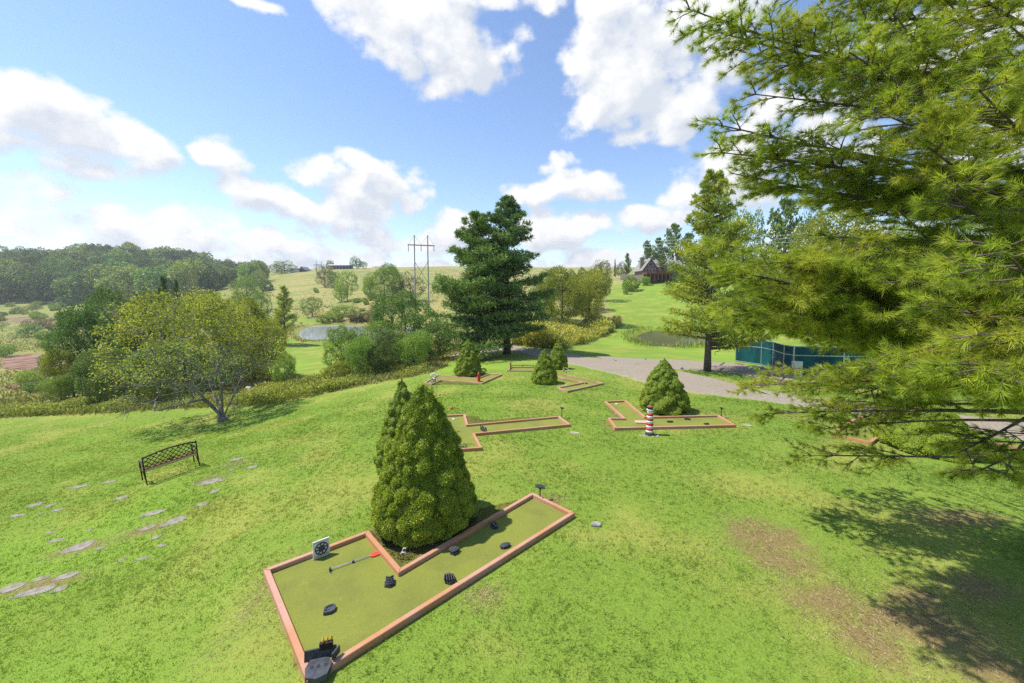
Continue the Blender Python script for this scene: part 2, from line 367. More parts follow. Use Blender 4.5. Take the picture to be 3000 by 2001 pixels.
def leafmat(name, dark, mid, light, transl=.35, vary=.25, nscale=.6, rough=.6, alt=None):
    m, t, b, o = mat_new(name)
    v = attr(t, 'var')
    col = mix(t, rng(t, v, .0, .5), dark, mid); col = mix(t, rng(t, v, .45, 1.0), col, light)
    if alt is not None:
        ge = t.nodes.new('ShaderNodeNewGeometry')
        col = mix(t, rng(t, noise(t, nscale, 2, vec=ge.outputs['Position']), .48, .66), col, alt)
    oi = t.nodes.new('ShaderNodeObjectInfo')
    hs = t.nodes.new('ShaderNodeHueSaturation'); t.links.new(col, hs.inputs['Color'])
    a = t.nodes.new('ShaderNodeMapRange'); t.links.new(oi.outputs['Random'], a.inputs[0]); a.inputs[3].default_value = 1-vary; a.inputs[4].default_value = 1+vary
    t.links.new(a.outputs[0], hs.inputs['Value'])
    a2 = t.nodes.new('ShaderNodeMath'); a2.operation = 'FRACT'; a3 = t.nodes.new('ShaderNodeMath'); a3.operation = 'MULTIPLY'; a3.inputs[1].default_value = 7.31
    t.links.new(oi.outputs['Random'], a3.inputs[0]); t.links.new(a3.outputs[0], a2.inputs[0])
    a4 = t.nodes.new('ShaderNodeMapRange'); t.links.new(a2.outputs[0], a4.inputs[0]); a4.inputs[3].default_value = .5-vary*.06; a4.inputs[4].default_value = .5+vary*.06
    t.links.new(a4.outputs[0], hs.inputs['Hue'])
    col = hs.outputs[0]
    t.links.new(col, b.inputs['Base Color']); b.inputs['Roughness'].default_value = rough; b.inputs['Specular IOR Level'].default_value = .25
    tr = t.nodes.new('ShaderNodeBsdfTranslucent'); t.links.new(mix(t, 1.0, col, (1.0,1.0,.55), 'MULTIPLY'), tr.inputs[0])
    ms = t.nodes.new('ShaderNodeMixShader'); ms.inputs[0].default_value = transl
    t.links.new(b.outputs[0], ms.inputs[1]); t.links.new(tr.outputs[0], ms.inputs[2]); t.links.new(ms.outputs[0], o.inputs[0])
    return m
M = {}
M['bark'] = simple('bark', (.16,.12,.09), (.07,.055,.045), 14, .9, bmp=.6, st=(1,1,.3))
M['bark_grey'] = simple('bark_grey', (.27,.24,.20), (.12,.105,.09), 9, .9, bmp=.5, st=(1,1,.3))
M['l_yellow'] = leafmat('leaves_yellow_green', (0.17, 0.205, 0.03), (0.34, 0.37, 0.05), (0.54, 0.52, 0.08), .5, .08, .35, alt=(0.24, 0.28, 0.06))
M['l_mid'] = leafmat('leaves_mid_green', (0.12, 0.21, 0.035), (0.24, 0.36, 0.055), (0.44, 0.54, 0.11), .35, .15, .15, alt=(0.31, 0.39, 0.07))
M['l_dark'] = leafmat('leaves_dark_green', (0.075, 0.145, 0.03), (0.145, 0.25, 0.05), (0.29, 0.39, 0.1), .3, .18, .15, alt=(0.2, 0.27, 0.065))
M['l_forest'] = leafmat('leaves_forest', (.06,.11,.025), (.175,.265,.05), (.40,.48,.11), .2, .45, .05, alt=(.25,.30,.075))
M['l_olive'] = leafmat('leaves_olive', (0.12, 0.145, 0.05), (0.23, 0.25, 0.09), (0.38, 0.37, 0.15), .3, .2, .2, alt=(0.28, 0.24, 0.11))
M['n_spruce'] = leafmat('needles_dwarf_spruce', (.12,.19,.022), (.34,.41,.04), (.58,.62,.07), .22, .06, 1.5)
M['n_pine'] = leafmat('needles_dark_pine', (0.045, 0.1, 0.03), (0.11, 0.2, 0.05), (0.28, 0.39, 0.1), .2, .08, .3)
M['n_pine2'] = leafmat('needles_mid_pine', (0.06, 0.12, 0.03), (0.17, 0.27, 0.055), (0.38, 0.48, 0.12), .2, .08, .3)
M['n_light'] = leafmat('needles_yellow_pine', (0.15, 0.2, 0.025), (0.36, 0.42, 0.045), (0.66, 0.66, 0.08), .35, .05, .5, alt=(0.24, 0.33, 0.05))
M['n_near'] = leafmat('needles_near_pine', (0.13, 0.2, 0.03), (0.35, 0.455, 0.05), (0.76, 0.8, 0.11), .48, .05, .9, alt=(0.47, 0.5, 0.07), rough=.45)
M['grass'] = leafmat('grass_blades', (0.17, 0.265, 0.04), (0.24, 0.34, 0.06), (0.39, 0.46, 0.15), .45, .0, .35, alt=(0.34, 0.36, 0.1))
M['weeds'] = leafmat('tall_weeds', (0.16, 0.22, 0.04), (0.33, 0.38, 0.07), (0.55, 0.53, 0.12), .35, .05, .25, alt=(0.28, 0.33, 0.08))
M['meadow'] = leafmat('meadow_tufts', (.18,.20,.055), (.34,.32,.10), (.50,.42,.17), .3, .05, .03, alt=(.34,.24,.10))
M['litter'] = leafmat('dry_litter', (.14,.08,.04), (.36,.24,.12), (.62,.50,.28), .1, .0, 1)
M['golden'] = leafmat('goldenrod', (0.18, 0.24, 0.045), (0.41, 0.4, 0.08), (0.68, 0.57, 0.09), .3, .05, .5, alt=(0.33, 0.38, 0.07))
def trim_mat(name, a, b_, red):
    m, t, b, o = mat_new(name)
    ge = t.nodes.new('ShaderNodeNewGeometry').outputs['Position']
    big = noise(t, .9, 2, vec=ge); n = noise(t, 35, 4, vec=ge); sc = noise(t, 7, 7, .8, vec=ge)
    col = mix(t, rng(t, big, .42, .60), a, b_); col = mix(t, rng(t, n, .5, .8, 0, .5), col, red); col = mix(t, rng(t, sc, .52, .70, 0, .55), col, (.30,.17,.11)); col = mix(t, rng(t, sc, .30, .42, .45, 0), col, (.60,.40,.32))
    t.links.new(col, b.inputs['Base Color']); b.inputs['Roughness'].default_value = .6; bump(t, b, n, .15, .004); return m
M['board'] = trim_mat('composite_board', (.47,.26,.185), (.46,.215,.105), (.22,.10,.06))
M['board_old'] = trim_mat('weathered_board', (.46,.29,.18), (.38,.21,.12), (.18,.10,.06))
def turf_mat():
    m, t, b, o = mat_new('putting_turf'); ge = t.nodes.new('ShaderNodeNewGeometry').outputs['Position']
    f = noise(t, 130, 3, .7, vec=ge); f2 = noise(t, 38, 3, .7, vec=ge); g = noise(t, 1.3, 4, .6, vec=ge); wv = noise(t, 5, 5, .7, vec=ge)
    col = mix(t, rng(t, f, .25, .75), (.105,.125,.016), (.26,.28,.045))
    col = mix(t, rng(t, f2, .35, .75, 0, .5), col, (.23,.24,.04))
    col = mix(t, rng(t, g, .40, .72, 0, .5), col, (.12,.13,.03)); sp = noise(t, 60, 1, .5, vec=ge); col = mix(t, rng(t, sp, .70, .76, 0, .7), col, (.50,.40,.20)); st_ = noise(t, 2.4, 6, .75, vec=ge); col = mix(t, rng(t, st_, .60, .74, 0, .45), col, (.10,.09,.03)); col = mix(t, rng(t, wv, .6, .8, 0, .25), col, (.28,.25,.07))
    e = attr(t, 'edge'); col = mix(t, rng(t, e, 0, 1, 0, .75), col, (.30,.14,.04))
    t.links.new(col, b.inputs['Base Color']); b.inputs['Roughness'].default_value = .95; bump(t, b, f, .5, .006); return m
M['turf'] = turf_mat()
M['black'] = simple('black_rubber', (.06,.062,.07), (.03,.032,.036), 30, .55, bmp=.2)
M['black_gloss'] = simple('black_paint', (.075,.08,.09), (.045,.048,.055), 12, .4)
M['iron'] = simple('bronze_iron', (.05,.035,.03), (.025,.018,.015), 30, .45, .5)
M['iron_red'] = simple('red_brown_iron', (.30,.11,.07), (.16,.05,.035), 25, .5)
M['tan'] = simple('tan_wood', (.62,.42,.30), (.48,.30,.20), 18, .6)
M['white'] = simple('white_plastic', (.72,.71,.67), (.56,.54,.49), 8, .5)
M['red'] = simple('red_paint', (.62,.035,.03), (.45,.03,.02), 12, .45)
M['red_bright'] = simple('red_plastic', (.80,.07,.06), (.70,.05,.04), 8, .5)
M['orange'] = simple('orange_cloth', (.85,.17,.04), (.65,.10,.03), 8, .7)
M['yellow'] = simple('yellow_plastic', (.75,.45,.05), (.6,.3,.03), 25, .5)
M['pink'] = simple('pink_plastic', (.65,.30,.27), (.75,.65,.6), 30, .5)
M['metal'] = simple('grey_metal', (.50,.52,.52), (.36,.38,.38), 12, .4, .7)
M['stone'] = simple('flagstone', (.27,.245,.195), (.16,.14,.105), 7, .9, bmp=.5)
M['rock'] = simple('grey_rock', (.40,.37,.31), (.2,.18,.15), 12, .95, bmp=.6)
M['mulch'] = simple('mulch', (.20,.12,.07), (.05,.03,.02), 40, 1, bmp=1)
M['pole'] = simple('weathered_pole', (.33,.30,.28), (.22,.2,.19), 6, .9, st=(1,1,.2))
M['siding'] = simple('grey_brown_siding', (.22,.18,.155), (.13,.10,.085), 3, .9, st=(6,6,.4))
M['roof'] = simple('grey_shingle', (.29,.26,.24), (.20,.18,.17), 4, .9)
M['roof_pale'] = simple('pale_metal_roof', (.55,.53,.5), (.45,.43,.4), 2, .5)
M['deck'] = simple('red_brown_deck', (.34,.11,.055), (.22,.07,.04), 5, .8)
M['dark'] = simple('dark_recess', (.03,.03,.035), (.02,.02,.02), 5, .6)
M['glass'] = simple('window_glass', (.05,.06,.08), (.03,.04,.05), 3, .08)
M['teal_dark'] = simple('dark_teal_mesh', (.008,.085,.11), (.006,.06,.08), 3, .8)
def teal():
    m, t, b, o = mat_new('teal_windscreen'); ge = t.nodes.new('ShaderNodeNewGeometry').outputs['Position']
    n = noise(t, 1.2, 4, .6, vec=ge, st=(1,1,.4)); t.links.new(mix(t, rng(t, n, .35, .7), (.005,.07,.085), (.010,.14,.14)), b.inputs['Base Color'])
    b.inputs['Roughness'].default_value = .7
    tr = t.nodes.new('ShaderNodeBsdfTranslucent'); tr.inputs[0].default_value = (.015,.2,.19,1)
    ms = t.nodes.new('ShaderNodeMixShader'); ms.inputs[0].default_value = .4; t.links.new(b.outputs[0], ms.inputs[1]); t.links.new(tr.outputs[0], ms.inputs[2]); t.links.new(ms.outputs[0], o.inputs[0]); return m
M['teal'] = teal()
def water(name, tint, rough):
    m, t, b, o = mat_new(name); b.inputs['Base Color'].default_value = c4(tint); b.inputs['Roughness'].default_value = rough
    b.inputs['Specular IOR Level'].default_value = .5; b.inputs['IOR'].default_value = 1.33
    n = noise(t, .8, 3, .5, st=(1,.35,1)); bump(t, b, n, .02, .01); return m
M['water'] = water('pond_water', (.30,.32,.33), .06)
M['water_dark'] = water('murky_water', (.055,.045,.025), .18)
def gravel():
    m, t, b, o = mat_new('gravel_road'); ge = t.nodes.new('ShaderNodeNewGeometry').outputs['Position']
    n = noise(t, 9, 6, .75, vec=ge); g = noise(t, .6, 4, .6, vec=ge, st=(.35,1.6,1)); e = attr(t, 'edge')
    col = mix(t, rng(t, n, .3, .7), (.19,.155,.115), (.36,.305,.235)); col = mix(t, rng(t, g, .45, .65, 0, .6), col, (.27,.21,.16))
    st = noise(t, .9, 5, .65, vec=ge, st=(.25,1.3,1)); col = mix(t, rng(t, st, .55, .75, 0, .5), col, (.20,.19,.09))
    nn2 = noise(t, 2.2, 5, .7, vec=ge)
    ad = t.nodes.new('ShaderNodeMath'); ad.operation = 'ADD'; t.links.new(e, ad.inputs[0]); t.links.new(nn2, ad.inputs[1])
    col = mix(t, rng(t, ad.outputs[0], 1.15, 1.35), col, (.20,.27,.045))
    t.links.new(col, b.inputs['Base Color']); b.inputs['Roughness'].default_value = .95; bump(t, b, n, .6, .03); return m
M['gravel'] = gravel()
def ground_mat():
    m, t, b, o = mat_new('ground_cover'); ge = t.nodes.new('ShaderNodeNewGeometry').outputs['Position']
    lawn, brown, bare, field, green = [attr(t, k) for k in ('lawn','brown','bare','field','green')]
    n1 = noise(t, .35, 5, .6, vec=ge); n2 = noise(t, 2.6, 7, .72, vec=ge); n3 = noise(t, 28, 4, .7, vec=ge); n4 = noise(t, .06, 4, .6, vec=ge)
    n5 = noise(t, .13, 6, .62, vec=ge, st=(.5,1,1))
    lc = mix(t, rng(t, n3, .3, .7), (.13,.205,.028), (.21,.295,.042))
    lc = mix(t, rng(t, n1, .44, .66, 0, .8), lc, (.29,.30,.065)); lc = mix(t, rng(t, n2, .45, .75, 0, .5), lc, (.17,.27,.03))
    lc = mix(t, rng(t, n4, .5, .62, 0, .6), lc, (.19,.31,.035))
    # meadow
    mc = mix(t, rng(t, n5, .38, .62), (.19,.23,.055), (.31,.285,.10)); mc = mix(t, rng(t, n2, .4, .8, 0, .6), mc, (.16,.19,.05))
    mc = mix(t, rng(t, n4, .45, .6, 0, .7), mc, (.33,.275,.10)); 
    vc = mix(t, rng(t, n5, .40, .60), (.17,.21,.05), (.27,.27,.075)); vc = mix(t, rng(t, n1, .5, .7, 0, .6), vc, (.20,.15,.08))
    col = mix(t, field, vc, mc)
    col = mix(t, rng(t, brown, .2, .8), col, mix(t, rng(t, n1, .35, .65), (.13,.065,.04), (.30,.19,.13)))
    col = mix(t, rng(t, green, .3, .7), col, lc)
    mm = t.nodes.new('ShaderNodeMath'); mm.operation = 'ADD'; t.links.new(lawn, mm.inputs[0])
    q = rng(t, n2, .2, .8, -.25, .25); t.links.new(q, mm.inputs[1])
    col = mix(t, rng(t, mm.outputs[0], .35, .65), col, lc)
    mb = t.nodes.new('ShaderNodeMath'); mb.operation = 'MULTIPLY_ADD'; t.links.new(n2, mb.inputs[0]); mb.inputs[1].default_value = .9; t.links.new(bare, mb.inputs[2])
    col = mix(t, rng(t, mb.outputs[0], .80, 1.2, 0, .85), col, mix(t, n3, (.13,.085,.035), (.30,.215,.095)))
    t.links.new(col, b.inputs['Base Color']); b.inputs['Roughness'].default_value = .95; b.inputs['Specular IOR Level'].default_value = .1
    bump(t, b, n3, .5, .04); return m
M['ground'] = ground_mat()

# ------------------------------------------------------------------ ground
def polyhit(ps): return [tuple(hit(x, y)[:2]) for x, y in ps]
LAWN = [tuple(at(-700, 24)[:2])] + polyhit([(0,960),(250,948),(430,938),(560,934),(640,930),(740,905),(860,880),(935,868),(1000,853),(1030,832),(1045,812),(1140,797),(1180,793),(1240,800),(1290,803),(1345,788),(1425,745),(1440,735),(1398,715),(1396,690),(1400,655),(1480,642),(1540,638)]) + [(75,150),(140,120),(120,-80),(-60,-80)]
PLAWN = [tuple(at(600,50)[:2])] + polyhit([(620,800),(650,772),(690,786),(760,786),(860,785),(900,800)]) + [tuple(at(850,38)[:2]), tuple(at(640,40)[:2])]
PBANK = polyhit([(655,742),(740,744),(735,735),(690,728),(660,732)])
BROWN = polyhit([(0,845),(60,850),(150,842),(165,825),(120,812),(60,810),(0,820)])
BROWN2 = polyhit([(0,742),(60,748),(200,760),(300,755),(330,742),(240,733),(100,728),(0,732)])
BROWN3 = polyhit([(0,900),(110,885),(120,870),(60,872),(0,885)])
FIELD = [tuple(at(610, 118)[:2]), tuple(at(1100, 118)[:2]), tuple(at(1500, 80)[:2]), tuple(at(1430, 300)[:2]), tuple(at(1430, 900)[:2]), tuple(at(560,900)[:2]), tuple(at(580,300)[:2])]
na, nr = 900, 380
ang = np.linspace(-math.pi, math.pi, na, endpoint=False); rr = np.concatenate([[0.0], np.geomspace(1.2, 3500, nr)])
Rg, Ag = np.meshgrid(rr[1:], ang, indexing='ij'); GX = (Rg*np.sin(Ag)).ravel(); GY = (Rg*np.cos(Ag)).ravel()
GZ = H(GX, GY)
nzf = np.sin(GX*.011+1.3)*np.cos(GY*.013)+.6*np.sin(GX*.031+GY*.02)
rr_ = np.hypot(GX, GY); GZ += np.where((rr_ > 60)&(rr_ < 2000), np.minimum((rr_-60)/200, 1)*nzf*.7, 0)
GZ -= np.clip(rr_-600, 0, None)*.02
idx = np.arange(na*nr).reshape(nr, na)
Q = np.stack([idx[:-1,:], idx[1:,:], np.roll(idx[1:,:], -1, 1), np.roll(idx[:-1,:], -1, 1)], -1).reshape(-1, 4)[:, ::-1]
def soft(poly, w): return 1-sstep(-w, w, sdist(GX, GY, poly))
BAREP = [(1760,1240,1.2,.9),(1800,1290,.8,.5),(1900,1380,.9,.6),(2040,1420,.8,.5),(2150,1450,1.0,.7),(2000,1480,.6,.5),(2110,1380,.7,.4),(2250,1350,.8,.5),(1720,1210,.5,.4),(700,1330,.35,.7),(590,1370,.25,1.0),(1110,1370,.3,.3),(480,1100,.4,.3),(340,1215,.6,.35),(180,1260,1,.35),(100,1340,1.2,.35),(540,1065,.5,.3),(2200,1190,1.5,.5),(1260,1150,.3,.2),(2330,1560,.9,.7)]
bare = 1.2*(1-sstep(-.05, .12, sdist(GX, GY, polyhit([(845,1225),(920,1302),(1100,1205),(1080,1180),(960,1160)]))))
for x, y, a, b in BAREP:
    p = hit(x, y); q = ((GX-p.x)/a)**2+((GY-p.y)/b)**2; bare = np.maximum(bare, np.exp(-q*.8)*(.75 if a > .55 else .5))
for k_ in HP: bare = np.maximum(bare, np.exp(-(np.maximum(sdist(GX, GY, HP[k_][0]), 0)/.09)**2)*.55*(np.abs(GX)+GY < 120))
for x0, y0, x1, y1, w in [(0,1000,380,948,.45),(1400,925,1430,975,.4),(1385,968,1410,990,.4),(1880,1010,1960,1000,.3)]:
    p, q = hit(x0, y0), hit(x1, y1); d = seg_dist(GX, GY, [tuple(p[:2]), tuple(q[:2])]); bare = np.maximum(bare, np.exp(-(d/w)**2)*.62)
lawn = soft(LAWN, .5)
lowl = np.maximum(soft(PLAWN, 1.5), soft(PBANK, 1))
brown = np.maximum.reduce([soft(BROWN, 1.0), soft(BROWN2, 3)*.62, soft(BROWN3, 1)*.75])
G = link('ground', np_mesh('ground', np.stack([GX, GY, GZ], -1), Q, {'lawn': lawn, 'brown': brown, 'bare': bare, 'field': soft(FIELD, 10), 'green': lowl}, True), M['ground'])
G['kind'] = 'structure'
cap = MB(); cap.add([(GX[i], GY[i], GZ[i]) for i in range(na)], [tuple(range(na))]); 
cc = cap.build('ground', M['ground']); cc['kind'] = 'structure'

def strip(name, far, near, mat, off=.03, n=160, m=14, jit=.12):
    def rs(P):
        P = np.array(P); d = np.concatenate([[0], np.cumsum(np.hypot(*np.diff(P, axis=0).T))]); d /= d[-1]
        t = np.linspace(0, 1, n); return np.stack([np.interp(t, d, P[:,0]), np.interp(t, d, P[:,1])], -1)
    A, B = rs(far), rs(near); k = np.ones(9)/9
    for P in (A, B):
        for c in (0, 1): P[4:-4, c] = np.convolve(P[:,c], k, 'valid')
        P += RNG.normal(0, jit, P.shape)*.5
    s = np.linspace(0, 1, m)[None,:,None]; V = A[:,None]*(1-s)+B[:,None]*s; X, Y = V[...,0].ravel(), V[...,1].ravel()
    e = np.abs(np.linspace(-1, 1, m))**4; e = np.broadcast_to(e[None], (n, m)).ravel()
    Zz = H(X, Y)+off-.10*(e > .999)
    ix = np.arange(n*m).reshape(n, m); q = np.stack([ix[:-1,:-1], ix[:-1,1:], ix[1:,1:], ix[1:,:-1]], -1).reshape(-1, 4)
    o = link(name, np_mesh(name, np.stack([X,Y,Zz], -1), q, {'edge': e}, True), mat); 
    me = o.data; me.flip_normals() if me.polygons[0].normal.z < 0 else None
    o['kind'] = 'structure'; return o, A, B
ROADF = polyhit([(1040,803),(1110,800),(1172,791),(1200,797),(1300,812),(1400,826),(1480,838),(1570,852),(1700,885),(1760,898),(2000,925),(2230,957)])+[(24,13.5),(45,11)]
ROADN = polyhit([(1035,820),(1100,816),(1165,806),(1200,812),(1300,835),(1400,858),(1480,881),(1600,907),(1700,916),(1745,921),(2000,958),(2230,1003)])+[(24,10.2),(45,8)]
road, RA, RB = strip('road', ROADF, ROADN, M['gravel'], .035, 260, 18)
SP1F = polyhit([(1360,815),(1450,822),(1550,825),(1690,832),(1760,845),(1830,865)]); SP1N = polyhit([(1400,832),(1480,842),(1560,850),(1690,858),(1740,870),(1800,885)])
spur, SA, SB = strip('gravel_yard', SP1F, SP1N, M['gravel'], .028, 120, 14)
def water_sheet(name, poly, lv, mat):
    o = MB().add([(x, y, lv) for x, y in poly], [tuple(range(len(poly)))]).build(name, mat); o['kind'] = 'structure'
def grow(poly, k):
    c = np.mean(poly, axis=0); return [tuple(c+(np.array(p)-c)*k) for p in poly]
water_sheet('pond', grow(POND1, 1.02), LV1, M['water']); water_sheet('pond', grow(POND2, 1.03), LV2, M['water_dark'])
#@@OBJECTS
hm = bpy.data.materials.new('haze'); hm.use_nodes = True; ht_ = hm.node_tree; ht_.nodes.clear(); ho = ht_.nodes.new('ShaderNodeOutputMaterial'); hv = ht_.nodes.new('ShaderNodeVolumePrincipled')
hv.inputs['Density'].default_value = .0003; hv.inputs['Color'].default_value = (.86,.89,.95,1); hv.inputs['Anisotropy'].default_value = .3; ht_.links.new(hv.outputs[0], ho.inputs['Volume'])
HZ = bpy.data.meshes.new('haze'); 
hz_lo, hz_hi = float(GZ.min())-1.0, 75.0; X0_, X1_, Y0_, Y1_ = -3600, 3600, -3600, 3600
HZ.from_pydata([(x, y, z) for z in (hz_lo, hz_hi) for x, y in ((X0_,Y0_),(X1_,Y0_),(X1_,Y1_),(X0_,Y1_))], [], [(3,2,1,0),(4,5,6,7),(0,1,5,4),(1,2,6,5),(2,3,7,6),(3,0,4,7)])
HZ.materials.append(hm); hzo = bpy.data.objects.new('haze', HZ); COL.objects.link(hzo); hzo['kind'] = 'stuff'; hzo['label'] = 'thin summer haze over the valley and hills'; hzo['category'] = 'haze'
# ------------------------------------------------------------------ foliage builders
def unit(v): return v/np.maximum(np.linalg.norm(v, axis=-1, keepdims=True), 1e-9)
def soup(C, D, ln, wd, g, quad=True, face=None):
    C = np.asarray(C, float); n = len(C); D = unit(D); S = unit(np.cross(D, g.normal(size=(n,3)) if face is None else face+g.normal(size=(n,3))*.35))
    ln = np.broadcast_to(ln, (n,))[:,None]; wd = np.broadcast_to(wd, (n,))[:,None]
    if quad:
        V = np.stack([C, C+D*ln*.45+S*wd/2, C+D*ln, C+D*ln*.45-S*wd/2], 1).reshape(-1, 3); k = 4
    else:
        V = np.stack([C-S*wd/2, C+S*wd/2, C+D*ln], 1).reshape(-1, 3); k = 3
    return V, np.arange(n*k).reshape(n, k), k
def soup_mesh(name, C, D, ln, wd, var, g, quad=True):
    V, Fc, k = soup(C, D, ln, wd, g, quad)
    return np_mesh(name, V, Fc, {'var': np.clip(np.repeat(var, k), 0, 1)})
def sph(g, n): return unit(g.normal(size=(n, 3)))
def broad_crown(name, seed, n, leaf, h=1.0, w=1.0, z0=.12, lobes=16, lr=.40, flat=0.0, airy=0.0, mat=None):
    g = np.random.default_rng(seed); cz = (z0+1)/2; rz = (1-z0)/2
    d = sph(g, lobes); 
    c = np.stack([d[:,0]*.30, d[:,1]*.30, cz+d[:,2]*rz*.62], -1); r = lr*.5*g.uniform(.75, 1.15, lobes)
    c = np.vstack([c, [[0,0,cz]]]); r = np.append(r, .30)
    k = g.choice(len(c), n*2, p=r**2/np.sum(r**2)); dd = sph(g, n*2)
    rad = g.uniform(.80-airy, 1.06, n*2); P = c[k]+dd*(r[k]*rad)[:,None]*np.array([1,1,rz*1.9])
    q = np.ones(n*2, bool)
    for j in range(len(c)): q &= (np.linalg.norm((P-c[j])/(r[j]*np.array([1,1,rz*1.9])), axis=1) > .74-airy)
    q &= P[:,2] > z0*.8; P, k, dd = P[q][:n], k[q][:n], dd[q][:n]
    # pull to unit box
    P[:,:2] /= np.percentile(np.abs(P[:,:2]), 99)*2; P[:,2] = z0*.8+(P[:,2]-P[:,2].min())/(P[:,2].max()-P[:,2].min())*(1-z0*.8)
    P *= 1+.05*np.sin(P*23+seed)[:, [1,2,0]]; P = P*np.array([w, w, h]); lobev = g.uniform(-.18, .18, len(c))
    var = g.uniform(.1, .85, len(P))+lobev[k]
    return soup_mesh(name, P-dd*leaf*.3, dd*.6+g.normal(size=P.shape)*.6+[0,0,-.15], leaf*g.uniform(.7,1.3,len(P)), leaf*.62, var, g)
def trunk_mesh(name, seed, h, r, limbs=5, spread=.3, top=.75, lean=.02, n=7):
    g = random.Random(seed); b = MB(); pts = [(g.uniform(-1,1)*lean*h*t, g.uniform(-1,1)*lean*h*t, h*t*top-(.05*h if t == 0 else 0)) for t in (0,.15,.35,.6,1)]
    b.tube(pts, [r*1.35, r, r*.85, r*.6, r*.15], n)
    for i in range(limbs):
        t = g.uniform(.25, .75); a = g.uniform(0, 6.28); z = h*top*t; s = spread*h*g.uniform(.6, 1)
        b.tube([(0,0,z),(math.cos(a)*s*.5, math.sin(a)*s*.5, z+h*.10),(math.cos(a)*s, math.sin(a)*s, z+h*.22)], [r*.5, r*.33, r*.08], 5)
    return b.mesh(name, True)
def conifer(name, seed, h, R0, nb, per, nl, nw, z0=.12, power=.8, up=.1, droop=.0, dens=1.0, gap=0.0, tufts=14, lift=.5, tr=.02):
    """branch whorls with needle clumps; returns crown mesh and trunk mesh with limbs"""
    g = np.random.default_rng(seed); C, D, V_, = [], [], []; b = MB()
    b.tube([(0,0,-.03*h),(0,0,h*.1),(0,0,h*.5),(0,0,h*.97)], [h*tr*1.3, h*tr, h*tr*.6, h*tr*.08], 9)
    for i in range(nb):
        t = z0+(1-z0)*((i+g.uniform(0,.9))/nb)**.92; a = g.uniform(0, 6.283)
        prof = (1-t)**power*(.75+.25*min((t-z0)/.12, 1)); Lb = R0*prof*g.uniform(.62, 1.15)+.02*h
        if g.uniform() < gap: continue
        ns = max(3, int(per*Lb/R0)+2); s = np.linspace(.12, 1, ns); upk = up*(.4+1.2*t)
        bz = h*t + Lb*(s*upk - droop*s*(1-t) + .22*s**2*(.3+t))
        bx, by = np.cos(a)*s*Lb, np.sin(a)*s*Lb; side = np.array([-np.sin(a), np.cos(a), 0]); outd = np.array([np.cos(a), np.sin(a), 0])
        if Lb > .12*R0: b.tube([(0,0,h*t)]+[(bx[j],by[j],bz[j]) for j in (ns//3, 2*ns//3, ns-1)], [h*tr*.28*(1-t)+.004*h, h*tr*.2*(1-t)+.003*h, .002*h, .001*h], 4, False)
        bv = g.uniform(-.2, .2)
        for j in range(ns):
            if s[j] < .25 and g.uniform() < .6: continue
            wdt = Lb*.34*math.sin(min(1, s[j]*1.05)*2.6)+.02*R0; m = int(tufts*dens*(.5+s[j]))
            o = g.uniform(-1, 1, m)
            c = np.array([bx[j],by[j],bz[j]])+side*o[:,None]*wdt+g.normal(size=(m,3))*[Lb*.05, Lb*.05, Lb*.035]+outd*(-np.abs(o)*wdt*.35)[:,None]
            C.append(c); dd = outd*.6+side*o[:,None]*.8+g.normal(size=(m,3))*.45+[0,0,lift]; D.append(dd); V_.append(g.uniform(.1,.8,m)+bv+.1*s[j])
    m = 40; C.append(np.stack([g.normal(0,.01*h,m), g.normal(0,.01*h,m), h*g.uniform(.92,1,m)],-1)); D.append(g.normal(size=(m,3))*.4+[0,0,1]); V_.append(g.uniform(.3,.9,m))
    C, D, V_ = np.vstack(C), np.vstack(D), np.concatenate(V_)
    # each clump point carries three needle-bunch slivers
    C = np.repeat(C, 3, 0); D = np.repeat(unit(D), 3, 0)+g.normal(size=(len(C),3))*.55; V_ = np.repeat(V_, 3)
    return soup_mesh(name, C, D, nl*g.uniform(.7,1.3,len(C)), nw, V_, g, True), b.mesh(name+'_trunk', True)
def plant(name, loc, label, cat, crown, trunk, cm, tm, sx=1, sz=1, rz=None, group=None, sy=None):
    rz = random.uniform(0, 6.28) if rz is None else rz
    e = empty(name, loc, label, cat, group, rz)
    if trunk is not None:
        o = link('trunk', trunk, tm, e); o.scale = (sx, sy or sx, sz)
    o = link('crown', crown, cm, e); o.scale = (sx, sy or sx, sz)
    if len(crown.materials) == 0 or crown.materials[0] != cm:
        o.material_slots[0].link = 'OBJECT'; o.material_slots[0].material = cm
    if trunk is not None and trunk.materials[0] != tm: pass
    return e
def height_to(x, ytop, D, p): return ptD(x, ytop, D).z-p.z
def wid(px, D): return px*K/F*D

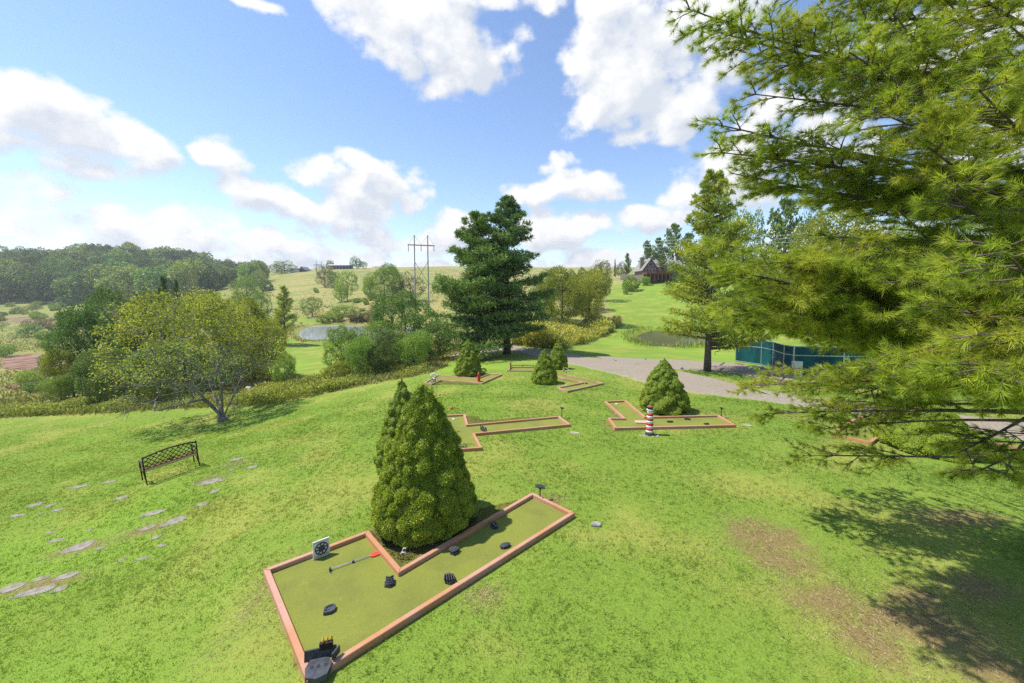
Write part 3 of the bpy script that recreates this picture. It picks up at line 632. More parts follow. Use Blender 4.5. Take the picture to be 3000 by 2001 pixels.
# ------------------------------------------------------------------ golf holes
def hole(key, label, mat, wdt=.09, ht=.085, group='mini golf holes bordered with reddish boards'):
    P, pl = HP[key]; P = [Vector(p) for p in P]; n = len(P)
    if sum(P[i].x*P[(i+1)%n].y-P[(i+1)%n].x*P[i].y for i in range(n)) < 0: P = P[::-1]
    zf = lambda x, y: pl[0]+pl[1]*x+pl[2]*y
    c = sum(P, Vector((0,0)))/n; e = empty('mini_golf_hole', (c.x, c.y, zf(c.x, c.y)), label, 'mini golf hole', group)
    def inset(w):
        out = []
        for i in range(n):
            a, b, d = P[i-1], P[i], P[(i+1)%n]; u = (b-a).normalized(); v = (d-b).normalized()
            n1 = Vector((-u.y, u.x)); n2 = Vector((-v.y, v.x)); m = (n1+n2); k = 1+n1.dot(n2); out.append(b+m/max(k, .25)*w)
        return out
    I = inset(wdt); T = inset(wdt*.5)
    for i in range(n):
        j = (i+1)%n; d = (P[j]-P[i]).normalized()*.0015
        q = [P[i]+d, P[j]-d, I[j]-d, I[i]+d]; o = MB().prism([(p.x-c.x, p.y-c.y) for p in q], -.12-(c.x*0), ht, lambda x, y: zf(x+c.x, y+c.y)-zf(c.x, c.y))
        me = o.mesh('border_board'); bm = bmesh.new(); bm.from_mesh(me); bmesh.ops.bevel(bm, geom=[ed for ed in bm.edges if all(abs((v.co.z-(zf(v.co.x+c.x,v.co.y+c.y)-zf(c.x,c.y)))-ht) < .002 for v in ed.verts)], offset=.006, segments=2, affect='EDGES'); bm.to_mesh(me); bm.free()
        link('border_board', me, mat, e)
    # turf: fine grid clipped to the polygon, with worn rim
    bm = bmesh.new(); f = bm.faces.new([bm.verts.new((p.x-c.x, p.y-c.y, zf(p.x, p.y)-zf(c.x, c.y)+.012)) for p in T])
    bmesh.ops.triangulate(bm, faces=[f]); 
    for _ in range(6 if key == 'a' else 4): bmesh.ops.subdivide_edges(bm, edges=[ed for ed in bm.edges if ed.calc_length() > .12], cuts=1, use_grid_fill=False); bmesh.ops.triangulate(bm, faces=bm.faces)
    me = bpy.data.meshes.new('turf'); bm.to_mesh(me); bm.free()
    if me.polygons[0].normal.z < 0: me.flip_normals()
    co = np.empty(len(me.vertices)*3); me.vertices.foreach_get('co', co); co = co.reshape(-1,3)
    dd = seg_dist(co[:,0]+c.x, co[:,1]+c.y, [tuple(p) for p in I]); ed = np.clip(1-dd/.05, 0, 1)*RNG.uniform(.3, 1, len(dd))
    a_ = me.attributes.new('edge', 'FLOAT', 'POINT'); a_.data.foreach_set('value', ed.astype(np.float32))
    link('turf', me, M['turf'], e)
    return zf
ZF = {}
ZF['a'] = hole('a', 'largest mini golf hole, in the foreground wrapping the foot of the big spruce', M['board'], .088, .09)
ZF['b'] = hole('b', 'T-shaped mini golf hole with long arm, behind the big foreground spruce', M['board'])
ZF['c'] = hole('c', 'L-shaped mini golf hole beside the red and white toy lighthouse', M['board'])
ZF['d'] = hole('d', 'V-shaped mini golf hole with the red post, in front of the left far cone spruce', M['board_old'])
ZF['e'] = hole('e', 'V-shaped mini golf hole right of the pair of cone spruces', M['board_old'])
ZF['f'] = hole('f', 'farthest small mini golf hole in the lawn below the tall dark pines', M['board_old'])
ZF['g'] = hole('g', 'mini golf hole half hidden under the drooping pine branches, left of the wide spruce', M['board'])
ZF['h'] = hole('h', 'mini golf hole at the right edge of the photo behind the pine twigs', M['board'])
def on(k, x, y):                        # point on a hole's turf seen at x, y
    a, b = ray(x*K, y*K); pl = HP[k][1]; D = pl[0]/(b-pl[1]*a-pl[2]); return Vector((a*D, D, b*D+.012))

# flags
def flag(p, h, label, colr, fl=.16, lean=0):
    e = empty('flagstick', p, label, 'golf flag', 'golf flags'); b = MB(); b.lathe([(.06,0),(.055,.02),(.02,.03)], 14); b.build('cup_rim', M['white'], e)
    b = MB(); b.tube([(0,0,.02),(lean*h,0,h)], .006, 6); b.build('pole', M['metal'], e)
    b = MB(); w = [(lean*h+fl*t, .02*math.sin(t*5), 0) for t in (0,.33,.66,1)]
    vs = []; 
    for i, (x, y, z) in enumerate(w):
        hh = .13*(1-.35*i/3); vs += [(x, y, h-.01-i*.02), (x, y, h-hh-i*.02)]
    b.add(vs, [(0,2,3,1),(2,4,5,3),(4,6,7,5)]); me = b.mesh('flag'); o = link('flag', me, M[colr], e); s = o.modifiers.new('thick', 'SOLIDIFY'); s.thickness = .004
    return e
flag(on('b', *Z1(505,1092)), .52, 'orange flag on a short stick in the T-shaped mini golf hole', 'orange', -.12)
flag(on('c', *Z2(416,722)), .50, 'small thin red flag at the top end of the L-shaped hole near the lighthouse', 'red', .04)
flag(hit(*Z1(1795,690)), .75, 'tall thin flagstick without colour standing by the hole right of the paired spruces', 'metal', .05)
flag(on('g', *Z6(430,640)), .40, 'orange flag behind pine needles in the hole left of the wide spruce', 'orange', -.14)

# solar lamps
def solar(p, h, label, rz=0.3, sz=1.0):
    e = empty('solar_lamp', p, label, 'solar lamp', 'solar lamps at hole corners', rz)
    b = MB(); b.tube([(0,0,-.1),(0,0,h)], .018*sz, 8); b.build('stake', M['iron_red'] if sz > .9 else M['iron'], e)
    b = MB(); b.box((0,0,h+.02), (.26*sz,.09*sz,.03), Euler((R(25),R(18),0)), .006); hd = b.build('panel', M['black_gloss'], e)
    b = MB(); b.lathe([(.03*sz,0),(.045*sz,.03),(.02*sz,.05)], 10, (0,0,h-.045)); b.build('lamp_head', M['black'], e)
pA = on('a', 1240, 1148); solar(pA, .30, 'black solar lamp on a reddish stake at the far corner of the foreground hole')
solar(on('b', *Z1(1748,1082)), .40, 'black solar lamp at the right end of the T-shaped hole', .6, .8)
solar(on('c', *Z2(1617,875)), .36, 'black solar lamp at the right end of the hole by the lighthouse', .4, .8)

# black rubber obstacles of the foreground hole
def hexa(r, n=6, ph=0, sx=1): return [(r*sx*math.cos(2*math.pi*i/n+ph), r*math.sin(2*math.pi*i/n+ph)) for i in range(n)]
def obstacle(x, y, kind, s, rz, label, k='a', zadd=0.0):
    p = on(k, x, y); p.z += zadd; e = empty('obstacle', p, label, 'obstacle', 'black mini golf obstacles', rz)
    b = MB()
    if kind == 'pebble':
        b.lathe([(.9*s*.5,0),(s*.5,.02),(s*.46,.05),(s*.30,.062),(.01,.065)], 9); b.v = [(v[0]*1.0, v[1]*.62, v[2]) for v in b.v]; b.build('body', M['black'], e)
    elif kind == 'notch':
        b.prism(hexa(s*.5, 8, .3, .72), 0, .035); b.build('base', M['black'], e); b = MB(); b.box((0,0,.055), (s*.42,s*.9,.035), Euler((0,R(12),0)), .012); b.box((s*.1,0,.075),(s*.1,s*.85,.03),Euler((0,R(30),0)),.008); b.build('ridge', M['black_gloss'], e)
    elif kind == 'fins':
        b.prism(hexa(s*.5, 7, .2), 0, .03); b.build('base', M['black'], e)
        for i in range(5):
            b = MB(); b.box(((i-2)*s*.19,0,.055), (s*.10,s*(.95-.12*abs(i-2)),.075), Euler((0,R(-28),R(4*i))), .006); b.build('fin', M['black'], e)
    elif kind == 'stack':
        b.prism(hexa(s*.5, 6, .5), 0, .03); b.build('base', M['black'], e)
        for i in range(4):
            for sg in (-1, 1):
                b = MB(); b.box((sg*s*.16,(i-1.5)*s*.2,.05+i*.012), (s*.34,s*.13,.03), Euler((R(-15),0,R(sg*28))), .005); b.build('leaf_plate', M['black'], e)
    elif kind == 'palette':
        b.prism([(-.5*s,-.3*s),(-.38*s,.22*s),(-.1*s,.42*s),(.3*s,.38*s),(.5*s,.1*s),(.38*s,-.32*s),(0,-.45*s)], 0, .05); b.build('plate', M['black_gloss'], e)
        for i in range(5):
            a = 1.2+i*.55; b = MB(); b.lathe([(.018,0),(.018,.012),(.006,.013)], 10, (.34*s*math.cos(a), .24*s*math.sin(a), .0515)); b.build('stud', M['black'], e)
    return e
obstacle(1135, 1211, 'notch', .21, .6, 'black notched oval obstacle in the spruce shadow, nearest the solar lamp')
obstacle(1160, 1257, 'pebble', .23, .45, 'smooth flat black pebble-shaped obstacle on the long arm of the green')
obstacle(1043, 1270, 'fins', .18, .9, 'black finned obstacle in the spruce shadow, beside the inner corner of the frame')
obstacle(1033, 1335, 'fins', .20, .1, 'black finned obstacle in the sun near the long front board')
obstacle(895, 1343, 'stack', .20, .3, 'black pine-cone-like stacked obstacle in the middle of the green')
obstacle(757, 1404, 'palette', .19, .5, 'black palette-shaped obstacle with small holes, at the left of the green')
# big black tee at the near corner
p = on('a', 732, 1545); e = empty('tee_ramp', (p.x, p.y, p.z+.02), 'large black hexagonal ramp with yellow figure at the near corner of the foreground hole', 'ramp', rz=.25)
b = MB(); b.prism([(-.16,-.02),(-.13,-.15),(.0,-.2),(.13,-.16),(.17,.0),(.10,.10),(-.12,.10)], .0, .085); b.build('platform', M['black_gloss'], e)
b = MB(); b.box((0,.13,.12), (.40,.025,.14), Euler((R(-12),0,0)), .006); b.box((.2,.08,.13), (.03,.14,.10), Euler((0,0,R(-30))), .006); b.build('back_wall', M['black'], e)
b = MB(); b.box((.07,.15,.20), (.17,.05,.11), None, .008); b.build('crate', M['iron'], e)
for i, x in enumerate((.03, .08, .13)):
    b = MB(); b.lathe([(.014,0),(.02,.02),(.012,.045),(.004,.06)], 8, (x, .15+.012*i, .256)); b.build('figure', M['yellow'], e)
for x in (-.08, 0.0, .09):
    b = MB(); b.lathe([(.022,0),(.022,.003),(.004,.0035)], 12, (x, -.02, .0865)); b.build('hole_mark', M['dark'], e)

# wheel panel
a_, c_ = on('a', 719, 1287.5), on('a', 757, 1271.5); d = c_-a_; L_ = d.length
e = empty('target_panel', (a_+c_)/2, 'square white panel with a black wheel design at the left board of the foreground hole', 'panel', rz=math.atan2(d.y, d.x)); Hh = .335
b = MB(); b.box((0,0,Hh/2), (L_,.03,Hh), None, .006); b.build('board', M['white'], e)
for sx, sz_, cx_, cz_ in ((L_*.9,.012,0,.03),(L_*.9,.012,0,.055),(L_*.9,.012,0,Hh-.03)):
    b = MB(); b.box((cx_,-.0165,cz_), (sx,.004,sz_)); b.build('moulding', M['metal'], e)
def disc(r0, r1, y0, y1, n=32, c=(0, Hh*.52)):
    b = MB(); vs, fs = [], []
    for y in (y0, y1):
        for r in (r0, r1):
            for k in range(n): t = 2*math.pi*k/n; vs.append((c[0]+r*math.cos(t), y, c[1]+r*math.sin(t)))
    for k in range(n):
        k2 = (k+1)%n; fs += [(k,k2,n+k2,n+k),(2*n+k,3*n+k,3*n+k2,2*n+k2),(n+k,n+k2,3*n+k2,3*n+k),(k,2*n+k,2*n+k2,k2)]
    return b.add(vs, fs)
rw = min(L_, Hh)*.40
disc(rw*.86, rw, -.030, -.0155).build('wheel_rim', M['black'], e); disc(rw*.40, rw*.50, -.030, -.0155).build('inner_ring', M['black'], e); disc(.002, rw*.16, -.032, -.0155, 16).build('hub', M['black'], e)
for i in range(8):
    t = math.pi*i/4+.2; b = MB(); cz0 = Hh*.52
    b.bar((math.cos(t)*rw*.12,-.022,cz0+math.sin(t)*rw*.12), (math.cos(t)*rw*.9,-.022,cz0+math.sin(t)*rw*.9), rw*.15, .012, (0,1,0)); b.build('spoke', M['black'], e)
# red paddle
a_, c_ = on('a', 758, 1312), on('a', 852, 1279); d = c_-a_; l = d.length
e = empty('paddle', (a_.x, a_.y, a_.z), 'long-handled paddle with a red blade lying on the foreground green', 'paddle', rz=math.atan2(d.y, d.x))
b = MB(); b.tube([(0,0,.03),(l,0,.035)], .008, 8); b.build('handle', M['metal'], e)
b = MB(); b.box((l*.55,0,.033), (.045,.03,.03), None, .004); b.build('clamp', M['black'], e)
b = MB(); b.box((.0,.0,.03), (.035,.05,.05), None, .006); b.tube([(0,-.01,.02),(-.01,-.06,.012),(.01,-.08,.012)], .006, 6); b.build('hook', M['black'], e)
b = MB(); b.prism([(l-.01,-.03),(l+.03,-.058),(l+.15,-.052),(l+.17,-.03),(l+.165,.035),(l+.13,.055),(l+.02,.058),(l-.01,.03)], .022, .04); b.build('blade', M['red_bright'], e)
# flamingo in the mulch
p = hit(926, 1288); e = empty('garden_ornament', p, 'small pink bird-like stake ornament in the mulch at the inner corner of the foreground hole', 'ornament')
b = MB(); b.tube([(0,0,-.02),(0,0,.16)], .006, 6); b.build('stake', M['iron'], e)
b = MB(); b.tube([(-.05,0,.13),(-.02,0,.17),(.03,0,.17),(.06,0,.14)], [.006,.018,.018,.006], 7); b.build('wings', M['white'], e)
b = MB(); b.tube([(.0,0,.17),(-.01,0,.21),(.01,0,.25),(.045,0,.25),(.05,0,.215)], [.012,.009,.009,.010,.004], 7); b.build('neck', M['pink'], e)
# mulch bed
MULCH = mp = polyhit([(845,1225),(920,1302),(1100,1205),(1080,1180),(960,1160)]); P_ = np.array(mp); q = RNG.uniform(P_.min(0), P_.max(0), (9000,2)); q = q[inside(q[:,0], q[:,1], mp)]
zz = H(q[:,0], q[:,1]); me = soup_mesh('mulch', np.column_stack([q, zz+.03]), RNG.normal(size=(len(q),3))*[1,1,.3]+[0,0,.15], RNG.uniform(.02,.05,len(q)), .014, RNG.uniform(0,1,len(q)), RNG)
o = link('mulch', me, M['mulch']); tag(o, 'dark wood mulch bed around the foot of the big spruce', 'mulch', kind='stuff')

# T-hole spinner, small fittings
p = on('b', *Z1(850,1235)); e = empty('hurdle', p, 'black jagged hurdle standing across the T-shaped hole', 'obstacle', rz=-.9)
b = MB(); b.box((0,0,.05), (.42,.03,.06), None, .005); b.build('base', M['black'], e)
for i in range(5):
    b = MB(); b.box((-.17+i*.085,0,.12), (.05,.02,.14), Euler((0,R(25 if i%2 else -20),0)), .004); b.build('blade', M['black'], e)
def low_bar(k, x, y, w, rz, label):
    p = on(k, x, y); e = empty('obstacle', p, label, 'obstacle', 'small dark obstacles on the far holes', rz)
    b = MB(); b.box((0,0,.045), (w,.05,.05), None, .01); b.build('bar', M['black'], e); 
    for sg in (-1, 1): b = MB(); b.box((sg*w*.3,.05,.03), (w*.3,.10,.035), None, .01); b.build('foot', M['black'], e)
low_bar('b', *Z1(520,1315), .28, .1, 'dark obstacle right beside the big spruce on the T-shaped hole')
low_bar('c', *Z2(1032,935), .22, .1, 'middle dark obstacle on the hole beside the lighthouse')
low_bar('c', *Z2(1228,905), .22, -.3, 'dark obstacle touching the back board of the hole beside the lighthouse')
low_bar('c', *Z2(1452,962), .16, .1, 'small dark obstacle nearest the right end of the hole beside the lighthouse')
low_bar('e', *Z1(2030,688), .14, .1, 'small dark obstacle on the hole right of the paired spruces')
p = on('b', *Z1(560,1238)); o = MB().lathe([(.05,0),(.05,.004),(.01,.005)], 16).build('cup', M['dark'], loc=p); tag(o, 'dark round cup sunk in the T-shaped hole', 'golf cup')
p = on('c', *Z2(697,938)); o = MB().box((0,0,.03), (.42,.22,.04), Euler((R(4),0,R(-4))), .006).build('ramp_board', M['tan'], loc=p); tag(o, 'pale tan ramp board lying on the green left of the lighthouse', 'ramp')

# lighthouse
p = hit(*Z2(795,1072)); e = empty('toy_lighthouse', p, 'knee-high toy lighthouse with red and white bands on a stone heap', 'lighthouse')
hl = height_to(1700/K+795/3.9183/K, (1000+735/3.9183)/K, p.y, p); r0, r1 = .13, .095; nb = 9; z = .09
b = MB(); b.lathe([(.15,-.02),(.15,.05),(.14,.09)], 24); b.build('plinth', M['black'], e)
bz = [.09+(hl*.74)*i/9 for i in range(10)]
for i in range(9):
    ra, rb_ = r0+(r1-r0)*(bz[i]/hl), r0+(r1-r0)*(bz[i+1]/hl)
    b = MB(); b.lathe([(ra, bz[i]),(rb_, bz[i+1])], 28); b.build('red_band' if i%2 else 'white_band', M['red'] if i%2 else M['white'], e, True)
z = bz[-1]; b = MB(); b.lathe([(.10,z),(.12,z+.015),(.12,z+.04),(.10,z+.045)], 24); b.build('gallery', M['white'], e)
b = MB(); b.lathe([(.078,z+.045),(.078,z+.13)], 16); b.build('lantern', M['glass'], e)
for i in range(8):
    t = math.pi*i/4; b = MB(); b.bar((.083*math.cos(t),.083*math.sin(t),z+.045),(.083*math.cos(t),.083*math.sin(t),z+.13), .012); b.build('mullion', M['black'], e)
b = MB(); b.lathe([(.105,z+.13),(.10,z+.15),(.05,z+.17),(.012,z+.185)], 24); b.build('cap', M['iron_red'], e)
for i in range(14):
    t = random.uniform(0, 6.28); r_ = random.uniform(.12, .30); q = Vector((p.x+r_*math.cos(t)*1.3, p.y+r_*math.sin(t), 0)); q.z = h1(q.x, q.y)
    bm = bmesh.new(); bmesh.ops.create_icosphere(bm, subdivisions=2, radius=random.uniform(.035,.06))
    for v in bm.verts: v.co *= random.uniform(.85, 1.1); v.co.z *= .55
    me = bpy.data.meshes.new('rock'); bm.to_mesh(me); bm.free(); o = link('rock', me, M['rock'], loc=q); tag(o, 'fist-sized grey rock heaped round the foot of the toy lighthouse', 'rock', 'rocks at the foot of the lighthouse')

# V-hole red post, white cage, yellow flower pot
p = on('d', *Z1(795,665)); e = empty('hydrant_post', p, 'red hydrant-shaped post at the bend of the far left V-shaped hole', 'post')
b = MB(); b.lathe([(.12,0),(.12,.04),(.085,.06),(.085,.42),(.10,.44),(.10,.47)], 20); b.build('body', M['red'], e, False)
b = MB(); b.lathe([(.09,.47),(.07,.54),(.03,.58),(.02,.63)], 16); b.build('cap', M['iron_red'], e)
for sg in (-1,1): b = MB(); b.tube([(sg*.08,0,.33),(sg*.13,0,.33)], .03, 8); b.build('nozzle', M['red'], e)
b = MB(); b.box((.16,.0,.02), (.14,.20,.04), None, .01); b.build('step', M['red'], e)
p = hit(*Z1(285,672)); e = empty('white_cage', p, 'white open box frame with grey bucket at the left end of the V-shaped hole', 'cage', rz=.15)
for x in (-.2,.2):
    for y in (-.15,.15): b = MB(); b.box((x,y,.25), (.04,.04,.5), None, .004); b.build('post', M['white'], e)
for z in (.05,.48):
    b = MB(); b.box((0,-.172,z), (.44,.02,.04)); b.box((0,.172,z), (.44,.02,.04)); b.box((-.222,0,z), (.02,.3,.04)); b.box((.222,0,z), (.02,.3,.04)); b.build('rail', M['white'], e)
b = MB(); b.lathe([(.09,.02),(.11,.30),(.10,.31)], 16); b.build('bucket', M['metal'], e)
b = MB(); b.bar((-.2,-.15,.5),(.0,0,.64),.03); b.bar((.2,-.15,.5),(.0,0,.64),.03); b.bar((.2,.15,.5),(.0,0,.64),.03); b.bar((-.2,.15,.5),(.0,0,.64),.03); b.build('roof_bars', M['white'], e)
p = hit(*Z1(850,575)); e = empty('flower_pot', p, 'small pot of pale yellow flowers right of the far left cone spruce', 'flower pot')
b = MB(); b.lathe([(.08,0),(.11,.16),(.10,.17)], 14); b.build('pot', M['rock'], e)
g = np.random.default_rng(3); d = sph(g, 260); link('flowers', soup_mesh('flowers', d*[.15,.12,.12]+[0,0,.26], d, .06, .05, g.uniform(.3,1,260), g), M['golden'], e)
p = hit(*Z1(1780,545)); e = empty('toy_windmill', p, 'little tan and white toy figure beside the rear cone spruce of the pair', 'toy')
b = MB(); b.box((-.05,0,.12), (.12,.10,.24), None, .02); b.build('body', M['tan'], e); b = MB(); b.lathe([(.07,.24),(.05,.30),(.01,.34)], 10, (-.05,0,0)); b.build('cap', M['iron_red'], e)
b = MB(); b.bar((.05,0,.28),(.38,-.05,.06),.10,.03); b.build('chute', M['white'], e)
# far frame
p = hit(*Z1(1160,540)); o = MB().box((0,0,.28), (.09,.09,.62), None, .008).build('wooden_post', M['iron_red'], loc=p); tag(o, 'short upright reddish wooden post at the left end of the farthest small hole', 'post')
a_, c_ = hit(*Z1(1170,505)), hit(*Z1(1425,504)); 
e = empty('wooden_rail', (a_+c_)/2, 'low reddish wooden rail behind the farthest small hole', 'rail'); b = MB(); m_ = (a_+c_)/2; b.bar(a_-m_+Vector((0,0,.22)), c_-m_+Vector((0,0,.22)), .06, .07); b.build('beam', M['board_old'], e)
for q in (a_, m_, c_): b = MB(); b.bar(q-m_+Vector((0,0,-.1)), q-m_+Vector((0,0,.185)), .06); b.build('leg', M['board_old'], e)

# stones
def stone(x, y, w, h, label, group='flagstones sunk in the lawn around the bench', mat='stone', th=.05, rise=.008):
    p = hit(x, y); px_ = hit(x-w/2, y); py_ = hit(x, y-h/2); rx = max(abs(px_.x-p.x), .08); ry = max(abs(py_.y-p.y)*.9, .07); g = random.Random(int(x*7+y)); n = 13
    ce = lambda v: math.copysign(abs(v)**.6, v)
    P = [(rx*ce(math.cos(6.283*i/n+.3))*g.uniform(.72,1.0), ry*ce(math.sin(6.283*i/n+.3))*g.uniform(.72,1.0)) for i in range(n)]
    z0 = p.z; o = MB().prism(P, -th, rise, lambda a, b_: h1(p.x+a, p.y+b_)-z0); me = o.mesh('flagstone')
    bm = bmesh.new(); bm.from_mesh(me); bmesh.ops.bevel(bm, geom=[ed for ed in bm.edges if all(v.index >= n for v in ed.verts)], offset=.012, segments=2, affect='EDGES'); bm.to_mesh(me); bm.free()
    o = link('flagstone' if mat == 'stone' else 'stone', me, M[mat], loc=p); tag(o, label, 'flagstone' if mat == 'stone' else 'stone', group); STONES.append((p.x, p.y, rx*.62, ry*.62)); return o
STONES = []
big = {(450,790):'cracked grey flagstone, widest one straight below the bench\'s left side', (60,1025):'pale grey flagstone cut by the left edge of the photo', (200,1045):'longest flagstone of the bottom left row', (380,955):'wide tan flagstone above the longest one in the bottom left row',
 (345,1030):'flagstone at the right end of the bottom left row', (235,970):'tan flagstone between the two big ones in the bottom left row', (1000,640):'bright pale flagstone, largest of those below the middle of the bench', (875,595):'long reddish flagstone just above the bright pale one',
 (845,680):'grey flagstone left of the bright pale one', (1200,415):'long thin flagstone patch right below the right bench leg', (1160,545):'rounded tan flagstone below the right end of the bench', (1228,470):'small square flagstone beside the right bench leg patch', (325,750):'tan flagstone just above the cracked grey one', (205,545):'pale flagstone farthest upper left, far from the bench'}
for x, y, w, h in [(205,545,70,30),(290,548,45,20),(325,577,60,20),(100,607,80,20),(235,597,30,12),(695,507,65,25),(455,442,80,20),(625,415,60,15),(290,705,60,15),(325,750,75,25),(450,790,120,60),(515,690,30,15),(575,795,50,20),(380,955,110,40),(235,970,70,30),(60,1025,120,60),(200,1045,190,55),(345,1030,70,40),(875,595,110,30),(1000,640,100,55),(845,680,70,30),(900,730,50,30),(930,780,60,20),(815,855,70,20),(700,860,40,15),(1200,415,100,40),(1270,405,40,15),(1228,470,50,25),(1160,545,70,25),(1355,285,70,18),(1445,330,60,20),(1330,345,40,10)]:
    lab = big.get((x,y)) or ('small tan flagstone nearly swallowed by grass to the left of the bench' if x < 650 else 'small tan flagstone nearly swallowed by grass below or right of the bench')
    X, Y = Z5(x, y); stone(X, Y, w/1.9575/K, h/1.9575/K, lab)
stone(1368, 1206, 26, 12, 'small square grey block in the grass right of the foreground hole', None, 'rock', .05, .05)
stone(*Z1(1890,1245), 24, 7, 'pale flat stone by the right end of the T-shaped hole', None, 'rock')
stone(*Z2(1918,965), 22, 6, 'pale flat stone right of the hole by the lighthouse', None, 'rock')
stone(*Z2(1825,265), 16, 4, 'reddish brick lying under the teal fence corner', None, 'iron_red', .03, .05)

# ------------------------------------------------------------------ bench
bl, br = hit((350+630/7.837)/K, (1250+1335/7.837)/K), hit((350+1840/7.837)/K, (1250+905/7.837)/K)
fl_ = hit((350+402/7.837)/K, (1250+1290/7.837)/K)
X_ = (br-bl); BL = X_.length; X_.normalize(); Zv = (Vector((0,0,1))*.8+X_.cross(Vector((0,0,1)).cross(X_))*.2).normalized(); Yv = Zv.cross(X_).normalized(); Zv = X_.cross(Yv)
if Yv.y < 0: Yv, X_ = -Yv, -X_
be = empty('garden_bench', bl, 'bronze metal garden bench with lattice back seen from behind, on the left lawn', 'bench')
be.matrix_world = Matrix.Translation(bl)@Matrix((X_, Yv, Zv)).transposed().to_4x4()
w = BL; dp = .62; sh_ = .44; bh = 1.0
def top(t): return bh-.05+.075*math.sin(math.pi*t)**.9
for sx in (0, w):
    b = MB(); b.tube([(sx,-.06,-.03),(sx,.0,.22),(sx,.02,sh_),(sx,-.02,.6),(sx,-.07,top(0)+.04)], [.018,.02,.026,.022,.02], 8); b.build('back_leg', M['iron'], be, True)
    b = MB(); b.tube([(sx,dp+.03,-.04),(sx,dp-.01,.2),(sx,dp,sh_),(sx,dp+.02,sh_+.2)], [.018,.02,.024,.018], 8); b.build('front_leg', M['iron'], be, True)
    b = MB(); b.tube([(sx,-.03,sh_+.2),(sx,dp*.5,sh_+.24),(sx,dp+.04,sh_+.22),(sx,dp+.06,sh_+.17)], [.018,.028,.026,.014], 8); b.build('armrest', M['iron'], be, True)
    b = MB(); b.tube([(sx,.0,.12),(sx,dp*.35,.30),(sx,dp*.6,sh_-.02)], .012, 6); b.tube([(sx,0,sh_-.02),(sx,dp,sh_-.02)], .014, 6); b.build('side_brace', M['iron'], be, True)
for i in range(5):
    b = MB(); y = .05+i*(dp-.08)/4; b.box((w/2, y, sh_), (w-.03, .018, .02), None, .003); b.build('seat_slat', M['iron_red'], be)
b = MB()
for i in range(14): x = .03+i*(w-.06)/13; b.bar((x,.04,sh_-.012),(x+(.10 if i%2 else -.10),dp-.03,sh_-.012), .012, .01)
b.build('seat_lattice', M['iron_red'], be)
b = MB(); n = 20; b.tube([(w*i/n, -.07+.012*math.sin(math.pi*i/n), top(i/n)) for i in range(n+1)], .026, 6); b.build('top_rail', M['iron'], be, True)
b = MB(); b.box((w/2,.005,sh_+.055), (w-.02,.022,.075), None, .004); b.build('apron', M['tan'], be)
b = MB(); b.box((w/2,-.003,sh_+.105), (w-.02,.02,.04), None, .004); b.build('lower_rail', M['iron_red'], be)
b = MB(); zb = sh_+.12
def yb(z): return -.002-.068*(z-zb)/(top(.5)-zb)
for sg in (1, -1):
    for i in range(-6, 18):
        x0 = i*w/10.0; pts = []
        for s in np.linspace(0, 1, 13):
            z = zb+s*(top(.5)-zb); x = x0+sg*s*.42
            if 0.01 < x < w-.01 and z < top(x/w): pts.append((x, yb(z), z))
        if len(pts) > 1: b.tube(pts, .011, 4)
b.build('lattice', M['iron'], be)
b = MB()
for t in (-1.1,-.6,0,.6,1.1): b.tube([(w/2,-.005,zb),(w/2+.16*math.sin(t),yb(zb+.2*math.cos(t)),zb+.22*math.cos(t))], .009, 4)
b.build('fan_motif', M['iron'], be)

